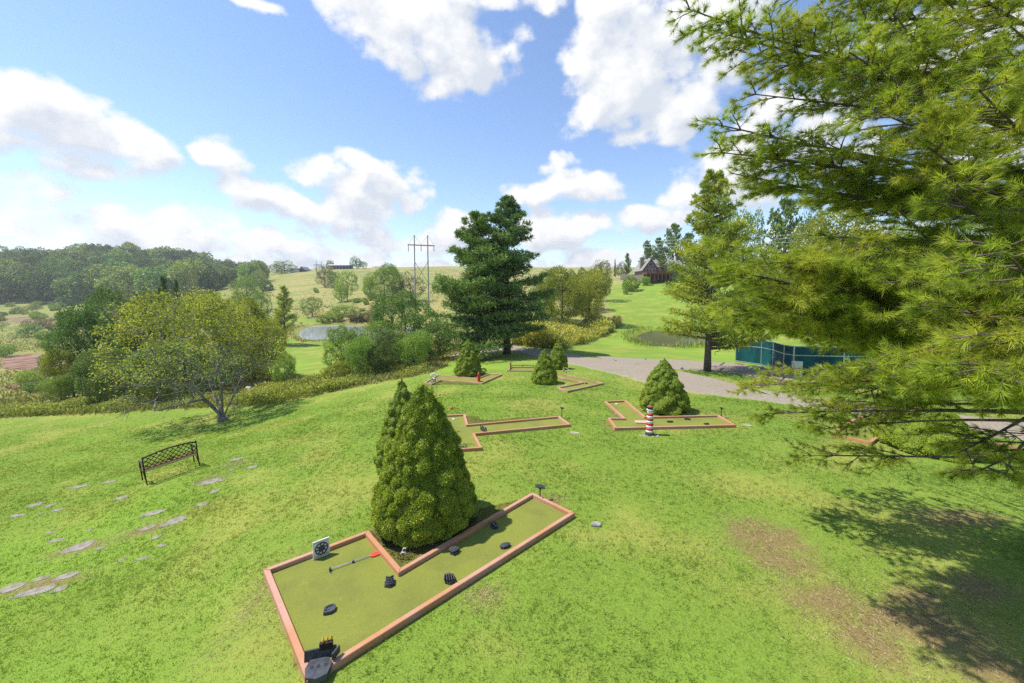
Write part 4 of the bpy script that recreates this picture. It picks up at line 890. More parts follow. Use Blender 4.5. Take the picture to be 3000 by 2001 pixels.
# ------------------------------------------------------------------ dwarf spruces
SPR = []
def spruce(x, ybase, ytop, wpx, label, seed, ntuft, leaders=1, D=None, squash=1.0, bumpr=.15, tl=.045):
    if D is None:
        q = hit(x, ybase); r = wid(wpx, q.y)/2*.97; D = q.y+r*.75
    p = at(x, D); r = wid(wpx, D)/2; h = height_to(x, ytop, D, p); g = np.random.default_rng(seed); SPR.append((p.x, p.y, r))
    def prof(t):
        low = np.clip(t/.16, 0, 1); return r*(.80+.20*np.sin(low*math.pi/2))*np.clip(1-np.clip(t,0,1)**1.22, 0, 1)**.68*squash
    nb = int(46*(r/.55)*(h/1.5)/(bumpr/.15)**1.6)+120
    tb = 1-np.sqrt(g.uniform(0, 1, nb)); tb = tb**.95; ab = g.uniform(-math.pi, math.pi, nb); rb = prof(tb); Bc = np.stack([rb*np.cos(ab), rb*np.sin(ab), tb*h], -1); Br = bumpr*g.uniform(.55, 1.45, nb)*(1-.45*tb)
    nt_, nz_ = 200, 170; tt = np.linspace(0, 1, nz_); aa = np.linspace(0, 2*math.pi, nt_, endpoint=False); T, A = np.meshgrid(tt, aa, indexing='ij'); T, A = T.ravel(), A.ravel()
    def disp(T, A):
        rp = prof(T); lead = 0
        P = np.stack([rp*np.cos(A), rp*np.sin(A), T*h], -1); out = np.zeros(len(P))
        for i in range(0, len(P), 8000):
            d = np.linalg.norm(P[i:i+8000,None]-Bc[None], axis=-1)/Br[None]; out[i:i+8000] = (np.sqrt(np.clip(1-d*d, 0, 1))*Br[None]).max(1)
        rr2 = rp+out*1.0-.08+(.045*np.sin(A*3+T*9+seed)+.035*np.sin(A*7-T*17+seed*2)+.02*np.sin(A*13+T*31))*rp
        if leaders > 1:        # two rounded tops
            rr2 = rr2+np.where(T > .78, .10*(T-.78)/.22*np.cos(A*2), 0)
        rr2 = np.maximum(rr2, .003); return np.stack([rr2*np.cos(A), rr2*np.sin(A), T*h*(1-.0)-.02], -1), out
    V, o_ = disp(T, A); ix = np.arange(nt_*nz_).reshape(nz_, nt_); q = np.stack([ix[:-1], np.roll(ix[:-1], -1, 1), np.roll(ix[1:], -1, 1), ix[1:]], -1).reshape(-1, 4)
    ti = 1-np.sqrt(g.uniform(0, 1, ntuft)); ai = g.uniform(-math.pi, math.pi, ntuft)
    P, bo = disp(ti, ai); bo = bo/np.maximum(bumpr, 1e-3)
    e_ = .02; P2, _ = disp(ti, ai+e_); P3, _ = disp(np.clip(ti+.004, 0, 1), ai); nrm_ = unit(np.cross(P2-P, P3-P)+1e-9)
    D_ = nrm_+g.normal(size=P.shape)*.5+[0,0,.35]
    V2, F2, k = soup(P-nrm_*.008, nrm_*.45+g.normal(size=P.shape)*.55+[0,0,.35], tl*g.uniform(.6,1.3,ntuft), tl*.38, g, True, nrm_+[0,0,.3])
    e = empty('dwarf_spruce', p, label, 'spruce', 'cone-shaped dwarf spruces among the golf holes')
    b = MB(); b.tube([(0,0,-.2),(0,0,h*.9)], [r*.12+.02, .01], 7); b.build('trunk', M['bark'], e)
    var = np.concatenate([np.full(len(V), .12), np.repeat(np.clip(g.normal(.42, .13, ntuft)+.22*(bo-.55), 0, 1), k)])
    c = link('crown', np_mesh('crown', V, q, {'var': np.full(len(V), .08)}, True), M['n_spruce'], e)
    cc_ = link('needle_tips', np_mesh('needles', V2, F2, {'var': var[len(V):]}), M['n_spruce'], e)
    return e
spruce(969, 1240, 882, 244, 'biggest dwarf spruce, lumpy cone in the foreground hole corner', 1, 120000, 2, None, 1.0, .13, .055)
spruce(921, 1130, 866, 124, 'narrow dwarf spruce half hidden directly behind the biggest one', 2, 30000, 1, 10.9, 1.0, .13, .045)
spruce(1075, 866, 777, 62, 'dwarf spruce with the red post in front, below the tall dark pines', 3, 22000, 1, None, 1, .14, .06)
spruce(1251, 883, 800, 60, 'front dwarf spruce of the pair, left of the V-shaped hole', 4, 22000, 1, None, 1, .13, .055)
spruce(1281, 850, 782, 46, 'rear dwarf spruce of the pair beside the gravel road', 5, 16000, 1, 27.5, 1, .14, .065)
spruce(1527, 952, 821, 112, 'broad dwarf spruce right behind the toy lighthouse', 6, 42000, 1, None, 1, .14, .05)
spruce(2150, 1052, 925, 200, 'very wide low dwarf spruce under the pine branches at right', 8, 60000, 1, None, 1, .17, .05)
# ornament at spruce foot
p = hit(*Z2(1088,845)); e = empty('garden_ornament', p, 'small pink and white ornament at the foot of the broad spruce behind the lighthouse', 'ornament')
b = MB(); b.lathe([(.03,0),(.05,.06),(.03,.12),(.01,.16)], 10); b.build('body', M['white'], e); b = MB(); b.tube([(.05,0,.1),(.09,0,.16),(.12,0,.1)], .014, 6); b.build('handle', M['pink'], e)

# ------------------------------------------------------------------ tree stock (unit height and width, shared meshes)
ST = {}
for i, (lr, n_, lb) in enumerate([(.40,4200,16),(.46,4200,11),(.34,4200,24),(.42,3600,14)]):
    ST['b%d'%i] = broad_crown('crown_broad', 20+i, n_, .038, lobes=lb, lr=lr, z0=(.06,.12,.1,.2)[i])
    ST['t%d'%i] = trunk_mesh('trunk_broad', i, 1.0, .022, 5, .25, .8)
for i in range(4): ST['f%d'%i] = broad_crown('crown_forest', 120+i, 3600, .058, lobes=(9,12,15,10)[i], lr=(.46,.42,.40,.5)[i], z0=(.03,.06,.0,.05)[i])
ST['B'] = broad_crown('crown_dense', 31, 20000, .024, lobes=26, lr=.36, z0=.05); ST['B2'] = broad_crown('crown_dense', 32, 18000, .024, lobes=20, lr=.42, z0=.08, airy=.1)
ST['s0'] = broad_crown('crown_shrub', 41, 2200, .075, lobes=9, lr=.5, z0=.0); ST['s1'] = broad_crown('crown_shrub', 42, 1800, .07, lobes=14, lr=.4, z0=.0, airy=.15)
ST['c0'], ST['ct0'] = conifer('crown_conifer', 51, 1, .5, 90, 6, .050, .020, z0=.06, power=.85, up=.0, droop=.15, tufts=5)
ST['c1'], ST['ct1'] = conifer('crown_conifer', 52, 1, .5, 70, 6, .055, .024, z0=.15, power=.6, up=.25, tufts=5)
for k in ('t0','t1','t2','t3','ct0','ct1'): ST[k].materials.append(M['bark'])
def tree(kind, x, ytop, D, wpx, label, mat, cat='tree', group=None, name='tree', ext=1.0):
    p = at(x, D); h = max(height_to(x, ytop, D, p), .3); w_ = wid(wpx, D)
    t = {'b0':'t0','b1':'t1','b2':'t2','b3':'t3','B':'t0','B2':'t1','c0':'ct0','c1':'ct1'}.get(kind)
    return plant(name, p, label, cat, ST[kind], ST.get(t), M[mat], M['bark'], w_, h, group=group)
def tv(kind, x, ybase, ytop, wpx, label, mat, **kw):
    return tree(kind, x, ytop, hit(x, ybase).y, wpx, label, mat, **kw)

# wooded hill
g = random.Random(5); cnt = 0; fk = []
tries = 0; placed = []
while cnt < 285 and tries < 9000:
    tries += 1; D = 245+ (470-245)*g.random()**1.15; x = g.uniform(-90, 610)
    lim = 250 if x < 300 else 225
    if D < lim: continue
    p = at(x, D); 
    if x > 540 and D > 380: continue
    if any((p.x-q[0])**2+(p.y-q[1])**2 < (9.6+D*.010)**2 for q in placed): continue
    placed.append((p.x, p.y)); cnt += 1
    hh = g.uniform(15, 21)*(1.15 if D < 275 else 1)*(.62 if x > 480 else 1); kk = g.choice(['b0','b1','b2','b3'])
    plant('tree', p, 'broad green tree in the %s of the far-left wooded hill, %s' % ('front row' if D < 280 else 'lower middle' if D < 340 else 'upper middle' if D < 400 else 'crest', 'at the very left' if x < 80 else 'left of its middle' if x < 220 else 'near its middle' if x < 350 else 'right of its middle' if x < 480 else 'at its right end'), 'tree', ST['f'+kk[1]], ST['t'+kk[1]], M['l_forest'], M['bark'], hh*g.uniform(.75,1.1), hh, rz=g.uniform(0,6.28), group='trees of the wooded hill')
# named trees on and around the far hill : kind, x, ybase or None, ytop, D or None, width, label, material
for a in [
 ('b3',187,None,566,400,26,'small spiky tree standing above the wooded hill crest at left','l_forest'),
 ('b2',262,None,568,385,52,'wide open-crowned greyish tree above the crest of the wooded hill','l_olive'),
 ('b0',660,None,598,330,46,'dark tree clump on the skyline left of the low farmhouse','l_dark'),('b1',642,None,606,335,30,'left neighbour of the dark skyline tree clump near the farmhouse','l_dark'),
 ('b0',750,660,608,None,46,'brownish green tree below the long barn on the hill','l_olive'),('b1',772,668,622,None,26,'dark narrow tree right of the brownish tree below the barn','l_dark'),
 ('b2',800,690,622,None,44,'twin-topped green tree on the hill slope below the skyline grove','l_mid'),('b0',787,694,650,None,34,'bushy bright green tree left of the twin-topped one on the slope','l_mid'),
 ('B',885,702,606,None,88,'large round green tree standing alone on the hill beside the pylon','l_mid'),
 ('b3',945,695,624,None,62,'thin olive tree on the hill behind the pylon legs','l_olive'),('s1',915,700,655,None,40,'tawny bush between the round tree and the pylon','l_olive'),
 ('b1',719,728,682,None,46,'round dark tree with short trunk near the left pond','l_dark'),
 ('s0',730,672,660,None,12,'tiny round bush alone on the hillside below the barn','l_mid'),('s0',867,614,622-10,None,18,'grey-green bush just below the skyline left of the round tree','l_dark'),
 ('b3',816,None,587,345,16,'left tall slim tree of the skyline grove by the barn','l_dark'),('b0',828,None,592,346,18,'middle tree of the skyline grove by the barn','l_dark'),('b2',838,None,600,347,18,'lower right tree of the skyline grove by the barn','l_dark'),
 ('b0',764,None,597,360,20,'dark dome-shaped tree behind the long barn roof','l_dark'),
 ('s0',617,668,640,None,34,'dark round bush at the left edge of the open hillside','l_dark'),('b3',603,None,618,230,34,'pale thin tree at the foot of the wooded hill','l_olive'),
 ('s0',832,735,715,None,70,'wide low olive shrub above the pond','l_olive'),('s1',795,725,700,None,60,'broad grey-green shrub on the slope above the pond','l_mid'),('s0',770,738,712,None,40,'green shrub on the bank behind the left pond','l_mid'),('s0',745,744,722,None,32,'bright bush at the pond\'s far bank','l_mid'),('s1',860,742,706,None,40,'tangled shrub above the pond, left of the shrub mass','l_olive'),
 ('s0',822,695,684,None,22,'small round bush right of the slope trees','l_mid'),('s0',842,700,683,None,14,'slim little bush on the hill slope','l_mid'),('s0',834,715,708,None,14,'dark dot-like bush on the hillside','l_dark'),('s0',855,690,668,None,20,'bush left of the round hill tree foot','l_mid'),
 ('b2',572,None,634,150,62,'tall pale green tree behind the yellow maple, left one','l_forest'),('b1',604,None,668,120,40,'dark tree beside the lone larch','l_dark'),('b3',640,None,640,330,20,'thin tree on the far field edge','l_olive'),
 # behind house and right hill
 ('c1',1437,None,584,165,22,'small pointed conifer left of the hill house','n_pine2'),('c0',1409,None,596,190,9,'tiny spire-shaped conifer on the skyline','n_pine'),('b3',1424,None,600,165,30,'pale round tree left of the hill house','l_olive'),
 ('c1',1482,None,556,160,42,'first tall pine behind the gabled house, leftmost','n_pine2'),('c1',1506,None,550,162,40,'second tall pine behind the gabled house','n_pine2'),('c1',1540,None,520,160,62,'tallest dark pine behind the right part of the house','n_pine2'),('c1',1575,None,540,165,60,'broad pine behind the chimney of the house','n_pine2'),
 ('c1',1516,None,590,138,34,'grey-green pine standing in front of the house deck','n_pine2'),('s0',1448,668,632,None,42,'round dark bush on the green slope below the house','l_mid'),('s0',1434,676,645,None,16,'small bush left of the round bush below the house','l_mid'),
 ('b0',1548,None,606,133,44,'rounded green tree at the right end of the house deck','l_mid'),('s0',1478,None,634,131,26,'low bush in front of the left end of the house','l_mid'),('c0',1493,None,625,136,8,'narrow column-shaped evergreen before the deck','n_pine'),
 ('b0',1600,None,600,130,60,'green tree behind the tall yellow-green pine at its left','l_mid'),('b1',1700,None,480,95,90,'tall blue-green tree between the two yellow-green pines','l_forest'),('c1',1790,None,468,90,110,'wide dark pine showing above the power lines','n_pine2'),('b2',1845,None,490,85,70,'leafy tree right of the wide dark pine','l_dark'),
 ('B2',1920,None,478,60,190,'yellow-green tree glowing behind the big pine boughs','l_yellow'),('B',2080,None,520,60,200,'large green tree far behind the pine trunk side','l_mid'),('B',2250,None,500,55,220,'dense tree behind the pine at the right edge','l_dark'),('B2',1760,None,600,70,150,'green tree above the teal fence','l_mid'),('B',1990,None,640,50,150,'bushy tree behind the teal fence','l_olive'),('B',2180,None,680,45,160,'bushy green tree beyond the road at right','l_mid'),('B',2330,None,700,40,150,'green tree at right frame edge beyond the road','l_dark'),
 # grove right of the dark pines
 ('B',1290,748,612,None,112,'yellow-green rounded tree at the front of the central grove','l_yellow'),('B2',1352,742,622,None,96,'rounded tree at the right end of the central grove','l_yellow'),('B',1325,None,616,90,90,'middle tree of the central grove','l_yellow'),('b2',1377,None,598,105,52,'brownish tree rising behind the right end of the grove','l_olive'),('B2',1250,None,640,78,70,'tree of the central grove next to the dark pines','l_dark'),
 # left group beside the maple
 ('B2',290,None,662,52,120,'dark bushy tree left behind the yellow maple','l_dark'),('B',215,None,700,40,150,'dark green willow-like tree at the left of the tree group','l_dark'),('B',350,None,676,44,130,'olive tree behind the yellow maple','l_olive'),('c1',382,None,645,55,34,'pointed evergreen poking up behind the yellow maple','n_pine'),('c1',412,None,652,58,24,'slim evergreen top beside the pointed one behind the maple','n_pine'),
 ('B',505,None,672,42,190,'green tree filling the right half of the group behind the maple','l_yellow'),('B2',580,None,700,40,120,'yellow-green tree at the right end of the maple group','l_yellow'),('B',250,None,800,33,120,'dark dense bush low behind the maple','l_dark'),('B2',160,None,800,38,90,'yellow-green bush at the left edge of the tree group','l_yellow'),('B2',130,None,860,36,70,'low bush at the left foot of the tree group','l_mid'),('B',420,None,780,34,220,'dark undergrowth tree right behind the maple trunk','l_dark'),('B2',650,None,812,34,50,'small conical bush right of the maple','l_mid'),
 # shrub mass before the pond
 ('B',930,None,668,44,130,'dark tree with grey-green leaves left of the tall pines','l_dark'),('B',985,None,740,38,100,'very dark dense tree beside the gravel yard','l_dark'),('B2',880,None,740,40,120,'grey-green leafy shrub in the middle of the hedge mass','l_mid'),('B',800,None,748,37,110,'bright green shrub at the left of the hedge mass','l_mid'),('B2',832,None,772,33,84,'bushy green shrub at the front of the hedge mass','l_mid'),('B',886,None,762,33,84,'dense green shrub in the middle front of the hedge mass','l_dark'),('B2',950,None,758,33,90,'leafy shrub at the lawn crest beside the dark pines','l_mid'),('B',770,None,830,32,60,'low green shrub at the left front of the hedge mass','l_yellow'),('b3',865,None,690,52,40,'thin pale tree with bare top behind the hedge mass','l_olive'),
]:
    kind, x, yb_, yt, D, w_, lab, mt = a
    if D is None: D = hit(x, yb_).y
    small = kind[0] == 's'
    tree(kind, x, yt, D, w_, lab, mt, cat='bush' if small else 'tree', name='bush' if small else ('conifer' if kind[0] == 'c' else 'tree'))
g = random.Random(11)
for i in range(64):      # scrub in the valley
    x = g.uniform(0, 330); y = g.uniform(700, 762) if i < 54 else g.uniform(770, 905)
    if y > 770 and x > 150: x = g.uniform(0,130)
    q = hit(x, y); w_ = g.uniform(12, 30)*(1 if y < 770 else 1.7)
    tree(g.choice(['s0','s1','b3'] if y < 770 else ['s0','s1']), x, y-w_*g.uniform(.45,.9), q.y, w_, ('scrubby bush in the far strip of the marshy left valley, '+('at the left edge' if x < 90 else 'in its left half' if x < 170 else 'right of its middle' if x < 250 else 'near the tree group') if y < 735 else 'low scrubby bush in the middle of the marshy left valley, '+('left part' if x < 160 else 'right part') if y < 765 else 'scrubby bush near the red-brown valley soil, '+('behind it' if y < 820 else 'below it')+(' at the photo edge' if x < 60 else '')), g.choice(['l_olive','l_mid','l_dark']), cat='bush', group='scrub bushes in the left valley', name='bush')
for i in range(14):
    x = g.uniform(640, 1000); y = g.uniform(728, 742); q = hit(x, y); w_ = g.uniform(10, 24)
    tree(g.choice(['s0','s1']), x, y-w_*.5, q.y, w_, 'small shrub scattered on the bank above the left pond', g.choice(['l_olive','l_mid']), cat='bush', group='shrubs on the pond bank', name='bush')

# the two dark pines
def big_conifer(x, ybase, ytop, wpx, label, seed, mat, nb, D=None, **kw):
    D = D or hit(x, ybase).y; p = at(x, D); h = height_to(x, ytop, D, p); r = wid(wpx, D)/2
    c, t = conifer('needles', seed, h, r, nb, 9, kw.pop('nl', .30), kw.pop('nw', .045), **kw); t.materials.append(M['bark'])
    return plant('pine_tree', p, label, 'pine', c, t, M[mat], M['bark'], 1, 1, 0)
big_conifer(1164, 812, 456, 240, 'taller dark green pine on the lawn with thick bare lower trunk', 61, 'n_pine', 135, None, z0=.13, power=.66, up=.04, droop=.08, tufts=24, gap=.1, tr=.022, nl=.34, nw=.07)
big_conifer(1096, 822, 494, 250, 'dark green pine with a notched top, left of the taller one', 62, 'n_pine2', 135, None, z0=.05, power=.66, up=.10, droop=.12, tufts=24, gap=.1, tr=.016, nl=.34, nw=.07)
big_conifer(1626, 852, 400, 300, 'tall yellow-green pine beside the gravel road', 63, 'n_light', 105, None, z0=.11, power=.88, up=.18, droop=.06, tufts=26, gap=.06, tr=.016, nl=.26, nw=.055)
big_conifer(655, 791, 660, 62, 'lone slender yellow-green larch on the lawn by the left pond', 64, 'n_light', 70, None, z0=.12, power=.75, up=.28, droop=-.1, tufts=8, gap=.1, tr=.016, nl=.4, nw=.06)

# ------------------------------------------------------------------ branching maple
def skeleton(seed, stems, targets, step):
    g = np.random.default_rng(seed); P = [np.zeros(3)]; par = [-1]
    for s in stems:
        last = 0; prev = np.zeros(3)
        for q in s: P.append(np.array(q, float)); par.append(last); last = len(P)-1
    for T in sorted(targets, key=lambda t: np.linalg.norm(t)):
        A = np.array(P); d = np.linalg.norm(A-T, axis=1); back = np.linalg.norm(A, axis=1) > np.linalg.norm(T)
        d = d+back*5+(np.arange(len(A)) == 0)*4; i = int(np.argmin(d)); n = max(1, int(d[i]/step)); a = A[i]; last = i
        for k in range(1, n+1):
            t = k/n; q = a+(T-a)*t+g.normal(size=3)*step*.13*(k < n)+np.array([0,0,-.12*math.sin(math.pi*t)*np.linalg.norm(T-a)*.4]); P.append(q); par.append(last); last = len(P)-1
    w = np.zeros(len(P)); ch = np.zeros(len(P)); 
    for i in par: 
        if i >= 0: ch[i] += 1
    w[ch == 0] = 1
    for i in range(len(P)-1, 0, -1): w[par[i]] += w[i]
    return np.array(P), par, w
D = hit(503, 967).y; p = at(503, D); hT = height_to(430, 668, D, p); Rr = wid(345, D)/2
e = empty('maple_tree', p, 'wide yellow-green maple with several grey stems and many bare lower twigs, on the left lawn', 'tree')
g = np.random.default_rng(77); cx0 = -wid(80, D); TG = []
while len(TG) < 420:
    q = g.uniform(-1, 1, 3); rr3 = np.linalg.norm(q)
    if rr3 > 1 or q[2] < -.55 or rr3 < .35: continue
    TG.append(np.array([cx0*.9+q[0]*Rr*(1.0 if q[2] > -.2 else .95), q[1]*Rr*.75, hT*.46+q[2]*hT*.54]))
stems = [[(a*.10*s, b*.10*s, .2+.32*s) for s in (1,2.5,4.5,7)] for a, b in ((-3.2,.3),(-1.9,-1.0),(-.7,.8),(.4,-.6),(1.2,.7),(-2.4,1.6))]
SPp, par, wt = skeleton(5, stems, TG, .38); r_ = .0135*np.sqrt(wt)
b = MB(); b.tube([(-.10,0,-.3),(-.02,0,.25)], [.34,.24], 10)
for i in range(1, len(SPp)):
    j = par[i]; b.tube([tuple(SPp[j]), tuple(SPp[i])], [max(r_[i],.012) if wt[j] > 3*wt[i] else max(r_[j]*.96,.012), max(r_[i],.008)], 6 if wt[i] > 6 else 4, False)
ends = [i for i in range(len(SPp)) if wt[i] < 3 and i > 20]; tw = []
for i in ends:
    for _ in range(5):
        d = unit(g.normal(size=3)+unit(SPp[i]-np.array([cx0*.6,0,hT*.3]))*.9+[0,0,.15]); l = g.uniform(.3,.75); q0 = SPp[i]; q1 = q0+d*l; b.tube([tuple(q0), tuple(q1)], [.011,.005], 3, False); tw.append((q0, q1))
b.build('trunk', M['bark_grey'], e)
LC = []
for q0, q1 in tw:
    hz = (q1[2]-hT*.10)/(hT*.9); x_ = (q1[0]-cx0)/Rr
    pr = np.clip(.02+(1.15+.5*math.sin(q1[0]*1.9+q1[2]*1.4)*math.sin(q1[1]*1.7+1))*(hz-.12)-.22*np.clip(x_+.1,0,1), .06, 1)
    if hz < .3 and x_ > -.5: pr *= .4
    k = g.binomial(19, pr)
    if k: LC.append(q0+(q1-q0)*g.uniform(.2,1.2,k)[:,None]+g.normal(size=(k,3))*.14)
LC = np.vstack(LC); n = len(LC)
clv = .22*np.sin(LC[:,0]*1.7+LC[:,2]*1.3)+.1*np.sin(LC[:,1]*2.3)
link('crown', soup_mesh('leaves', LC, g.normal(size=(n,3))+[0,0,-.2], g.uniform(.09,.17,n), .08, g.uniform(.1,.9,n)+clv, g), M['l_yellow'], e)
# bare branchy shrub with dead stems
D = 34; p = at(862, D); e = empty('dead_shrub', p, 'leafless pale grey branches sticking out of the hedge mass', 'shrub'); b = MB(); g = np.random.default_rng(9)
for i in range(16):
    a = g.uniform(0,6.28); q = np.array([0,0,.3]); pts = [tuple(q)]; d = np.array([math.cos(a)*.5, math.sin(a)*.5, 1.0])
    for k in range(7): q = q+unit(d)*.62; d += g.normal(size=3)*.28; pts.append(tuple(q))
    b.tube(pts, list(np.linspace(.05,.01,8)), 4, False)
    for k in (3,4,5,6):
        for _ in range(2): dd = unit(g.normal(size=3)+[0,0,.5])*g.uniform(.5,1.1); b.tube([pts[k], tuple(np.array(pts[k])+dd)], [.018,.005], 3, False)
b.build('branches', M['bark_grey'], e)
# young shrub behind the big spruce
D = 12.6; p = at(985, D); h = height_to(985, 850, D, p); e = empty('leafy_shrub', p, 'loose-leaved green shrub behind the biggest dwarf spruce', 'shrub'); g = np.random.default_rng(19); b = MB(); LC, LD = [], []
for i in range(34):
    a = g.uniform(0,6.28); rr3 = wid(38, D)*g.uniform(.1,1)+.1*(i%5 == 0); hh = h*g.uniform(.35,1.0)*(1-.35*rr3/wid(38,D)); pts = [(0,0,0),(rr3*.5*math.cos(a), rr3*.5*math.sin(a), hh*.5),(rr3*math.cos(a), rr3*math.sin(a), hh)]
    b.tube(pts, [.018,.01,.004], 4, False); k = 70; t = g.uniform(.25,1,k); P0 = np.array(pts); q = P0[2]*t[:,None]**1.2*np.array([1,1,1]); q[:,2] = hh*t; LC.append(q+g.normal(size=(k,3))*.07); LD.append(g.normal(size=(k,3))+[0,0,.3])
LC = np.vstack(LC); b.build('stems', M['bark'], e); link('leaves', soup_mesh('leaves', LC, np.vstack(LD), g.uniform(.06,.10,len(LC)), .04, g.uniform(.1,.9,len(LC)), g), M['l_mid'], e)

# ------------------------------------------------------------------ tall weeds and goldenrod
def in_poly(poly, n, g):
    P_ = np.array(poly); out = []
    while sum(map(len, out)) < n:
        q = g.uniform(P_.min(0), P_.max(0), (n*3,2)); out.append(q[inside(q[:,0], q[:,1], poly)])
    return np.vstack(out)[:n]
def weeds(name, poly, n, h, mat, label, cat, seed, wd=.05, excl=None):
    g = np.random.default_rng(seed); q = in_poly(poly, n, g)
    cl = np.sin(q[:,0]*1.1+seed)+np.sin(q[:,1]*.9+q[:,0]*.3); 
    z = H(q[:,0], q[:,1]); C = np.column_stack([q, z]); hh = h*g.uniform(.4,1.15,n)*(1+.33*cl)*(1+.3*np.sin(q[:,0]*.37+1)); D_ = np.column_stack([g.normal(0,.22,n), g.normal(0,.22,n), np.ones(n)])
    k = 5; Cs, Ds, Ls, Vs = [C], [D_], [hh], [g.uniform(.1,.6,n)+.1*cl]
    for j in range(k):
        t = g.uniform(.25,1,n); Cs.append(C+unit(D_)*(hh*t)[:,None]); Ds.append(g.normal(size=(n,3))+[0,0,.5]); Ls.append(hh*g.uniform(.16,.34,n)); Vs.append(g.uniform(.1,.8,n)+.35*(t-.5)+.08*cl)
    C, D_, l, v = np.vstack(Cs), np.vstack(Ds), np.concatenate(Ls), np.concatenate(Vs)
    o = link(name, soup_mesh(name, C, D_, l, np.where(np.arange(len(C)) < n, wd*.35, wd), v, g), M[mat]); tag(o, label, cat, kind='stuff'); return o
edge = [(-60,965),(0,960),(125,954),(250,948),(430,938),(560,934),(640,930),(740,905),(800,892),(860,880),(935,868),(1000,853)]
EW = [hit(x, y) for x, y in edge]; outw = []
for p in EW: d = Vector((p.x, p.y)).normalized(); outw.append((p.x+d.x*7+(-3), p.y+d.y*7))
bank = [(p.x, p.y) for p in EW]+outw[::-1]
weeds('tall_weeds', bank, 14000, .52, 'weeds', 'band of tall yellow-green weeds along the far edge of the mown lawn', 'weeds', 3, .09)
gold = polyhit([(1170,792),(1195,775),(1260,752),(1330,745),(1400,740),(1425,744),(1345,788),(1290,803),(1240,799)])
weeds('goldenrod_field', gold, 15000, 1.15, 'golden', 'field of tall yellow goldenrod beyond the gravel road', 'wildflowers', 4, .13)
rim = []
for poly, lv, nm, s in ((POND2, LV2, 'right', 8), (POND1, LV1, 'left', 9)):
    g = np.random.default_rng(s); P_ = np.array(poly); k = g.integers(0, len(P_), 2600); q = P_[k]+g.normal(0, .5, (2600,2)); dd = unit(P_[k]-P_.mean(0)); q += dd*g.uniform(.2,1.4,2600)[:,None]; m = g.uniform(0,1,2600) < (.5+.5*np.sin(k*.35)); q = q[m]; n = len(q)
    C = np.column_stack([q, H(q[:,0], q[:,1])]); o = link('reeds', soup_mesh('reeds', C, np.column_stack([g.normal(0,.3,n), g.normal(0,.3,n), np.ones(n)]), g.uniform(.2,.5,n)*(1.7 if s == 8 else 1), .09, g.uniform(.1,.9,n), g), M['weeds']); tag(o, 'fringe of reeds and grass around the %s pond'%nm, 'reeds', kind='stuff')

g = np.random.default_rng(44); n = 60000
D = np.exp(g.uniform(math.log(28), math.log(330), n)); u = g.uniform(-1.42, .1, n); X, Y = u*D, D
k = ~inside(X, Y, LAWN) & ~inside(X, Y, PLAWN) & ~inside(X, Y, PBANK) & ~inside(X, Y, BROWN)
for poly, lv in PONDS: k &= sdist(X, Y, poly) > .5
k &= (D < 150) | (g.uniform(0,1,n) < .35) | (u < -.75)
k &= g.uniform(0,1,n) < .35+.65*(np.sin(X*.05+2*np.sin(Y*.03))*np.sin(Y*.06+X*.02) > -.1)
X, Y, D = X[k], Y[k], D[k]; n = len(X); C = np.column_stack([X, Y, H(X, Y)]); C = np.repeat(C, 3, 0)+g.normal(size=(n*3,3))*[.3,.3,0]; sz = np.repeat((.26+D*.0014)*g.uniform(.5,1.3,n), 3)
o = link('meadow_grass', soup_mesh('meadow_grass', C, g.normal(size=(n*3,3))*.35+[0,0,1], sz, sz*.5, np.clip(np.repeat(g.normal(.4,.25,n), 3), 0, 1), g), M['meadow']); tag(o, 'rough uncut meadow grass over the valley and the far hillside', 'grass', kind='stuff')

